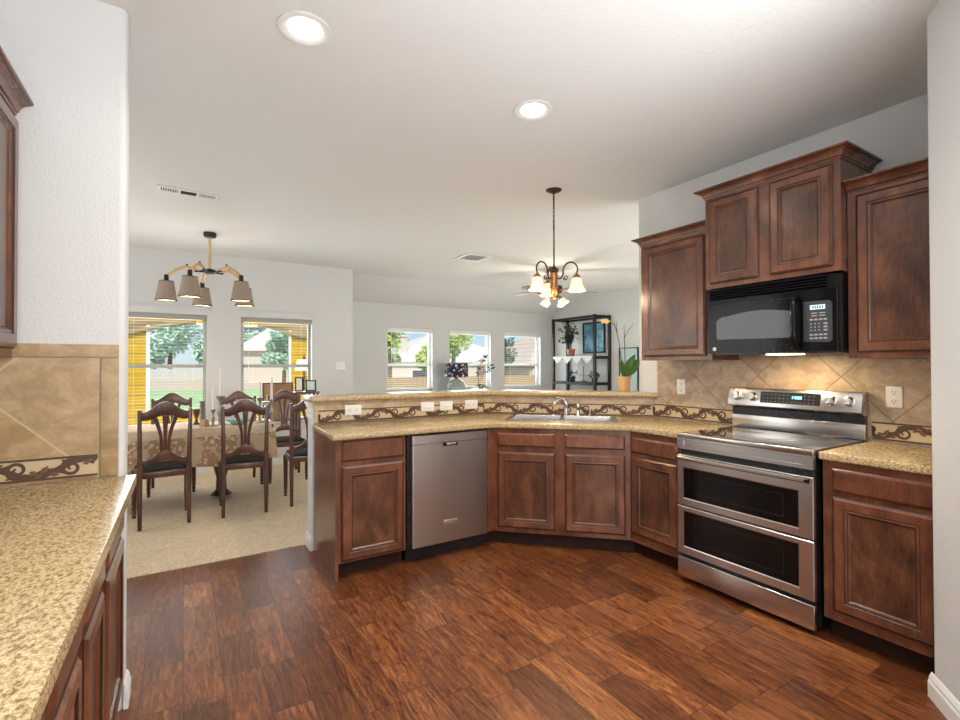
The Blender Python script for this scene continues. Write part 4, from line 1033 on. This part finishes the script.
frame_on('photo_frame', 'white-matted small photo frame on the stand, nearer the tan board', 'photo frame', (1.285, 6.62, .9985), -.1, .10, .19, 'black_metal', 'candle_wax')
frame_on('photo_frame', 'dark-framed photo on the stand, nearer the peninsula', 'photo frame', (1.43, 6.60, .9985), -.1, .13, .15, 'black_metal', 'photo_paper')
stick_o = thing('glass_bowl', 'low turquoise glass bowl on the dining table', 'bowl', (.46, 5.40, TT), 0)
MB().lathe([(.03, 0), (.06, .006), (.10, .04), (.105, .055), (.10, .055), (.057, .012), (.001, .009)], seg=24).build('bowl', 'teal_print', stick_o, smooth=True)

# ================================================================== LIVING ROOM
# tall metal etagere
SX0, SX1, SYa, SYb, SH = 6.53, 6.965, 6.515, 7.742, 2.29
t = thing('metal_shelf', 'tall black metal shelving unit on the right living-room wall', 'shelf', (SX0, SYa, .006), 0)
w, d = SX1-SX0, SYb-SYa; q = .024
for (x, y) in ((0, 0), (w-q*2, 0), (0, d-q*2), (w-q*2, d-q*2)): MB().box(x, x+q*2, y, y+q*2, 0, SH).build('post', 'black_metal', t)
for z in (.12, .95, 1.455, SH-.05):
    mb = MB(); mb.box(q*2, w-q*2, .004, q*2-.004, z, z+.04).box(q*2, w-q*2, d-q*2+.004, d-.004, z, z+.04).box(.004, q*2-.004, q*2, d-q*2, z, z+.04).box(w-q*2+.004, w-.004, q*2, d-q*2, z, z+.04)
    r_ = mb.build('shelf_rail', 'black_metal', t)
    if z < 2: MB().box(.03, w-.03, .03, d-.03, z+.04, z+.05).build('shelf_board', 'black_metal', r_)
ms = 1.455+.05+.006
mb = MB(); n = 24; y0, y1 = SYa+.05, SYb-.05
top = [Vector((SX0-.004, y0+(y1-y0)*i/n, ms+.003)) for i in range(n+1)]; bot = [Vector((SX0-.012, p.y, ms-.03-.12*(1-abs((i/n*4) % 1*2-1)))) for i, p in enumerate(top)]
bk_ = [Vector((SX1-.10, p.y, ms+.003)) for p in top]
mb.loft([bk_, top, bot], False); o = mb.build('lace_runner', 'lace'); tag(o, 'white lace runner with pointed edge on the middle metal shelf', 'runner')
t = thing('potted_fig', 'small leafy tree in a copper pot on the middle metal shelf', 'potted plant', (6.75, 7.40, ms+.004), 0)
MB().lathe([(.060, 0), (.085, .13), (.092, .135), (.092, .155), (.080, .155), (.076, .13), (.001, .13)], seg=20).build('pot', 'copper_pot', t, smooth=True)
mb = MB(); tips = []
for k in range(13):
    a = random.uniform(0, 2*PI); r = random.uniform(.08, .34); h = random.uniform(.36, .66)
    e = (r*math.cos(a)*.25-.02, r*math.sin(a), h); mb.tube([(0, 0, .12), (0, 0, .25), (e[0]*.5, e[1]*.5, h*.75), e], [.010, .009, .005, .002], 5); tips.append((e, h))
mb.build('stem', 'twig', t)
def leaf_quads(mb, c, rad, n, size, flat=.8):
    for _ in range(n):
        v = Vector((random.gauss(0, 1), random.gauss(0, 1), random.gauss(0, 1)*flat)); v = v.normalized()*random.uniform(.35, 1)**.5
        p = Vector((c[0]+v.x*rad[0], c[1]+v.y*rad[1], c[2]+v.z*rad[2]))
        a = Vector((random.gauss(0, 1), random.gauss(0, 1), random.gauss(0, 1))).normalized(); b = a.orthogonal().normalized(); s = size*random.uniform(.6, 1.3)
        mb.face([p-a*s, p-b*s*.45, p+a*s, p+b*s*.45])
mb = MB()
for e, h in tips:
    leaf_quads(mb, (e[0]*.9-.01, e[1]*.9, e[2]-.04), (.085, .12, .11), 26, .042)
mb.build('foliage', 'leaf_dark', t)
ls = .95+.05+.006
t = thing('candelabra', 'slender branching candelabra with white candles on the lower metal shelf', 'candelabra', (6.75, 7.04, ls), 0)
MB().lathe([(.07, 0), (.06, .012), (.012, .03), (.010, .30), (.016, .31)], seg=14).build('stem', 'pewter', t, smooth=True)
for k, (yy, hh) in enumerate(((-.19, .26), (0, .33), (.19, .26))):
    if yy: ar = MB().tube([(0, 0, .15), (0, yy*.4, .12), (0, yy*.85, .16), (0, yy, .22), (0, yy, hh)], .007, 6).build('arm', 'pewter', t, smooth=True)
    MB().lathe([(.02, hh-.01), (.022, hh), (.010, hh), (.010, hh+.18), (.001, hh+.19)], (0, yy, 0), 10).build('candle', 'candle_wax', t, smooth=True)
for yy, lab in ((7.36, 'small dark green plant left of the candelabra on the lower metal shelf'), (6.74, 'small dark green plant right of the candelabra on the lower metal shelf')):
    t = thing('potted_plant', lab, 'potted plant', (6.75, yy, ls), 0, 'shelf greenery')
    MB().lathe([(.05, 0), (.062, .09), (.055, .09), (.001, .08)], seg=16).build('pot', 'black_metal', t, smooth=True)
    mb = MB(); leaf_quads(mb, (0, 0, .14), (.09, .11, .08), 70, .035); mb.build('foliage', 'leaf_dark', t)
def wall_picture(label, yc, zc, w, h, fm, pm, fw_=.03):
    t = thing('framed_picture', label, 'picture', (6.979, yc, zc), -PI/2); mb = MB()
    for a in ((-w/2, w/2, -h/2, -h/2+fw_), (-w/2, w/2, h/2-fw_, h/2), (-w/2, -w/2+fw_, -h/2+fw_, h/2-fw_), (w/2-fw_, w/2, -h/2+fw_, h/2-fw_)): mb.box(a[0], a[1], -.03, 0, a[2], a[3])
    mb.build('frame', fm, t, bevel=.003); MB().box(-w/2+fw_, w/2-fw_, -.016, -.006, -h/2+fw_, h/2-fw_).build('print', pm, t); return t
wall_picture('blue seascape print in a dark frame behind the metal shelf', 6.97, 1.885, .60, .62, 'black_metal', 'blue_print')
wall_picture('pale teal print hanging behind the orchid', 6.09, 1.25, .44, .82, 'black_metal', 'pale_print', .015)
# lamp and plant in front of the living-room windows
t = thing('console_table', 'console table below the living-room windows', 'table', (4.55, 7.93, .006), 0)
MB().box(-.75, .75, -.15, .15, .80, .83).build('top', 'chair_wood', t, bevel=.003)
for x in (-.71, .71):
    for y in (-.12, .12): MB().box(x-.02, x+.02, y-.02, y+.02, 0, .80).build('leg', 'chair_wood', t)
CTZ = .8365
t = thing('table_lamp', 'table lamp with navy floral shade and clear glass base by the living-room windows', 'lamp', (4.355, 7.92, CTZ), 0)
MB().lathe([(.10, 0), (.15, .015), (.185, .07), (.18, .14), (.13, .20), (.05, .245), (.035, .27), (.03, .27), (.045, .24), (.125, .195), (.172, .14), (.177, .07), (.001, .02)], seg=28).build('base', 'clear_glass', t, smooth=True)
MB().lathe([(.036, .268), (.036, .285), (.012, .29), (.010, .34)], seg=14).build('neck', 'bronze', t, smooth=True)
MB().lathe([(.225, .285), (.215, .545), (.212, .545), (.222, .285)], seg=32, cap0=False, cap1=False).build('shade', 'navy_floral', t, smooth=True)
t = thing('orchid_spray', 'sparse leafy potted branch in a dark blue dish right of the floral lamp', 'potted plant', (4.86, 7.92, CTZ), 0)
MB().lathe([(.10, 0), (.15, .05), (.155, .055), (.001, .05)], seg=20).build('dish', 'blue_dish', t, smooth=True)
mb = MB(); mb.tube([(0, 0, .05), (-.03, 0, .3), (.02, 0, .52), (.12, 0, .66)], [.007, .006, .005, .003], 6).tube([(0, 0, .2), (.1, 0, .33), (.22, 0, .43), (.34, 0, .47)], [.005, .004, .003, .002], 6).build('stem', 'twig', t)
mb = MB()
for p in ((.12, .66), (.05, .58), (0, .45), (.22, .43), (.33, .48), (.15, .37), (.05, .09), (.14, .08), (-.04, .33)): leaf_quads(mb, (p[0], 0, p[1]), (.06, .05, .05), 7, .05)
mb.build('foliage', 'leaf_dark', t)
# orchid on the bar
t = thing('potted_orchid', 'orchid with broad green leaves in a tan pot on the bar ledge', 'potted plant', (3.225, 2.868, 1.1145), 0)
MB().lathe([(.043, 0), (.046, .004), (.056, .105), (.062, .110), (.062, .126), (.056, .126), (.052, .108), (.001, .105)], seg=28).build('pot', 'terracotta_tan', t, smooth=True)
MB().lathe([(.001, .112), (.052, .108)], seg=20, cap0=False, cap1=False).build('soil', 'bark', t)
rv = Vector((math.cos(YAW), -math.sin(YAW), 0)); fv = Vector((math.sin(YAW), math.cos(YAW), 0))
def cp(a, z, b=0.): return rv*a+fv*b+Vector((0, 0, z))
def leaf(pts, wid, nrm):
    rings = []
    for i, (p, w_) in enumerate(zip(pts, wid)):
        d = (pts[min(i+1, len(pts)-1)]-pts[max(i-1, 0)]).normalized(); s = d.cross(nrm).normalized(); n2 = s.cross(d)
        rings.append([p-s*w_+n2*w_*.22, p-s*w_*.5+n2*w_*.02, p, p+s*w_*.5+n2*w_*.02, p+s*w_+n2*w_*.22])
    m = MB(); m.loft(rings, False); return m
WL = (.010, .024, .034, .038, .034, .022, .003)
def lf(a1, z1, b1, bow, wsc=1.):
    P = [cp(a1*u+bow*math.sin(PI*u)*-.3, .112+(z1-.112)*u, b1*u) for u in [i/6 for i in range(7)]]
    o = leaf(P, [w_*wsc for w_ in WL], fv*-1+Vector((0, 0, .3))); ob = o.build('leaf', 'leaf_green', t, smooth=True, angle=80)
    so = ob.modifiers.new('thick', 'SOLIDIFY'); so.thickness = .002
lf(.085, .315, -.03, .04); lf(.125, .285, .00, -.05, .95); lf(-.012, .27, .03, .02, .7); lf(.03, .24, -.05, .0, .8)
MB().tube([cp(-.012, .11), cp(-.030, .30), cp(-.045, .42), cp(-.068, .53), cp(-.085, .575), cp(-.115, .592), cp(-.150, .588)], [.004, .004, .0038, .0035, .003, .0025, .002], 6).tube([cp(-.060, .50), cp(-.064, .56), cp(-.068, .60)], .0026, 5).build('stem', 'twig', t, smooth=True)
MB().tube([cp(.010, .11), cp(.006, .32), cp(.002, .44), cp(.0, .575)], [.004, .004, .0035, .002], 6).tube([cp(.003, .46), cp(.035, .52), cp(.080, .580)], [.003, .0026, .002], 6).build('stem', 'twig', t, smooth=True)
mb = MB()
for k in range(6):
    a = 2*PI*k/6; d = rv*math.cos(a)+Vector((0, 0, 1))*math.sin(a)*.45; s = rv*-math.sin(a)+Vector((0, 0, 1))*math.cos(a)*.45; c0 = cp(-.168, .600, -.01)
    mb.face([c0, c0+d*.03+s*.018, c0+d*.055-fv*.012, c0+d*.03-s*.018])
mb.lathe([(.001, .006), (.012, .0), (.001, -.006)], cp(-.168, .600, -.012), 8).build('flower', 'petal', t)

# ================================================================== OUTDOORS
struct(MB().prism([(-60, 9.7), (90, 9.7), (90, 33), (-60, 33)], -.4, -.10), 'ground', 'lawn_grass')
struct(MB().prism([(-60, 33), (90, 33), (90, 140), (-60, 140)], -.4, -.10), 'ground_field', 'dry_field')
struct(MB().prism([(-4, 7.1), (1.95, 7.1), (1.95, 9.7), (-4, 9.7)], -.3, -.05), 'floor_porch', 'gravel_patio')
mb = wall_openings(MB(), -3.2, 2.1, -.05, 2.55, 9.5, 9.62, [(-.49, 1.665, .60, 2.06)])
struct(mb, 'wall_porch', 'siding_yellow')
mb = MB()
for (a, b, c_, d) in ((-.53, -.48, .60, 2.06), (1.655, 1.70, .60, 2.06), (-.53, 1.70, .565, .605), (-.48, 1.655, 2.035, 2.065)): mb.box(a, b, 9.47, 9.50, c_, d)
struct(mb, 'trim_2', 'white_trim')
def swag(label, x0, x1, ztop, zl, zr):
    mb = MB(); n = 24; rings = []
    for j in range(6):
        v = j/5; ring = []
        for i in range(n+1):
            u = i/n; low = zl+(zr-zl)*(3*u*u-2*u*u*u); z = ztop+(low-ztop)*v
            ring.append(Vector((x0+(x1-x0)*u, 9.462+.012*math.sin(u*9+v*5)+.012*math.sin(v*11+u*2), z)))
        rings.append(ring)
    mb.loft(rings, False); o = mb.build('swag_curtain', 'swag_fabric', smooth=True, angle=80); s = o.modifiers.new('thick', 'SOLIDIFY'); s.thickness = .006
    tag(o, label, 'curtain', 'porch swags'); return o
swag('tan fabric swag on the porch seen through the left dining window', -1.30, .16, 2.10, 1.74, 2.05)
swag('tan fabric swag on the porch seen through the right dining window', 1.12, 2.02, 2.10, 2.04, 1.83)
t = thing('porch_lamp', 'cream shaded lamp on the porch seen through the right dining window', 'lamp', (1.86, 9.15, -.05), 0)
MB().lathe([(.14, 0), (.13, .02), (.015, .03), (.012, 1.32)], seg=16).build('stand', 'black_metal', t, smooth=True)
MB().lathe([(.17, 1.30), (.12, 1.50)], seg=22, cap0=False, cap1=False).build('shade', 'candle_wax', t, smooth=True)
MB().lathe([(.012, 1.50), (.02, 1.53), (.004, 1.58)], seg=10).build('finial', 'black_metal', t, smooth=True)

def fence(label, x0, x1, y, z0, z1, mat, w=.14):
    t = thing('board_fence', label, 'fence', (x0, y, z0), 0); mb = MB(); x = 0
    while x < x1-x0: mb.box(x, x+w-.012, 0, .02, .03, z1-z0+random.uniform(-.015, .015)); x += w
    mb.build('boards', mat, t)
    MB().box(0, x1-x0, .02, .06, .12, .20).box(0, x1-x0, .02, .06, z1-z0-.20, z1-z0-.12).build('rails', mat, t)
fence('brown board fence across the garden beyond the living-room windows', 7.5, 34, 24, -.1, .70, 'fence_brown')
fence('grey picket fence beyond the dining windows', -14, 12.5, 56, -.1, 1.05, 'fence_grey', .22)
def hip_house(label, x0, x1, y0, y1, zg, ze, zr, rx0, rx1, wallm, roofm, wins=(), chim=None):
    t = thing('house', label, 'house', ((x0+x1)/2, y0, zg), 0); cx = (x0+x1)/2
    a, b, D = x0-cx, x1-cx, y1-y0
    MB().box(a+.4, b-.4, .4, D-.4, 0, ze-zg).build('walls', wallm, t)
    E = [Vector((a, 0, ze-zg)), Vector((b, 0, ze-zg)), Vector((b, D, ze-zg)), Vector((a, D, ze-zg))]; R0 = Vector((rx0-cx, D*.4, zr-zg)); R1 = Vector((rx1-cx, D*.4, zr-zg))
    mb = MB(); mb.face([E[0], E[1], R1, R0]); mb.face([E[1], E[2], R1]); mb.face([E[2], E[3], R0, R1]); mb.face([E[3], E[0], R0]); mb.face(E[::-1]); mb.build('roof', roofm, t)
    for (wx0, wx1, wz0, wz1) in wins:
        f = MB().box(wx0-cx-.08, wx1-cx+.08, .33, .42, wz0-zg-.08, wz1-zg+.08).build('window', 'white_trim', t); MB().box(wx0-cx, wx1-cx, .31, .34, wz0-zg, wz1-zg).build('pane', 'grey_panel', f)
    if chim: MB().box(chim[0]-cx, chim[1]-cx, 1.2, 2.1, chim[3]-zg, chim[2]-zg).box(chim[0]-cx-.08, chim[1]-cx+.08, 1.12, 2.18, chim[2]-zg-.15, chim[2]-zg).build('chimney', 'stucco_light', t)
    return t
hip_house('tan-roofed neighbour house with a pale chimney, through the left living-room window', 14.9, 28.6, 39, 50, -.1, 1.62, 4.6, 21.2, 23.0, 'stucco_light', 'shingle_pale', [(17.2, 18.6, -.2, .9)], (16.15, 17.1, 4.05, 1.6))
hip_house('brick neighbour house with a steep tan roof, through the right living-room window', 21.8, 36, 28.5, 37, -.1, 1.45, 4.45, 25.6, 29, 'brick', 'shingle_tan', [(22.6, 23.5, -.1, 1.0), (24.8, 26.0, -.1, 1.0)])
hip_house('pale-roofed neighbour house seen through the right dining window', 3.4, 14.5, 44, 52, -.1, 2.6, 5.4, 7.5, 9.5, 'stucco_light', 'shingle_pale', [(3.2, 4.2, .2, 1.5)])
def tree(label, x, y, zg, h, r, mat, n=1800, leaf=.14, trunk=.16):
    t = thing('tree', label, 'tree', (x, y, zg), 0, 'garden trees')
    MB().tube([(0, 0, 0), (.05, 0, h*.35), (-.03, .05, h*.6), (0, 0, h*.85)], [trunk, trunk*.8, trunk*.5, trunk*.2], 8).build('trunk', 'bark', t, smooth=True)
    mb = MB()
    for k in range(9):
        a = random.uniform(0, 2*PI); rr_ = random.uniform(.1, .62)*r; c = (rr_*math.cos(a), rr_*math.sin(a), h*random.uniform(.34, .86)); q = random.uniform(.38, .62)*r
        leaf_quads(mb, c, (q, q, q*.9), n//9, leaf)
    mb.build('crown', mat, t); return t
tree('yellow-green tree at the left edge of the left living-room window view', 11.3, 29.5, -.1, 4.9, 1.3, 'foliage_bright')
tree('dark tree behind the chimney beyond the left living-room window', 21.0, 54, -.1, 6.4, 2.4, 'foliage_deep')
tree('bright tree at the right of the left living-room window view', 12.2, 25.5, -.1, 3.4, 1.0, 'foliage_bright')
tree('large bright tree filling the left of the middle living-room window', 14.6, 27.0, -.1, 5.6, 1.9, 'foliage_bright', 3400, .13)
tree('small dark tree at the left of the right living-room window view', 20.3, 29.3, -.1, 4.0, .8, 'foliage_deep', 600)
tree('tall cool green tree behind the shrubs in the left dining window', -1.6, 73, -.1, 11.0, 4.4, 'foliage_cool', 4200, .34, .3)
tree('tall cool green tree behind the pale roof, at the left of the right dining window', 7.6, 76, -.1, 11.5, 3.6, 'foliage_cool', 3800, .34, .3)
tree('cool green tree seen through the right dining window', 6.3, 38, -.1, 4.6, 1.5, 'foliage_cool', 2200, .17)
tree('low broad shrub behind the fence, at the left in the left dining window', -2.7, 61, -.1, 4.8, 2.3, 'foliage_cool', 3000, .28, .2)
tree('low broad shrub behind the fence, at the right in the left dining window', 2.2, 62, -.1, 5.0, 2.3, 'foliage_cool', 3000, .28, .2)
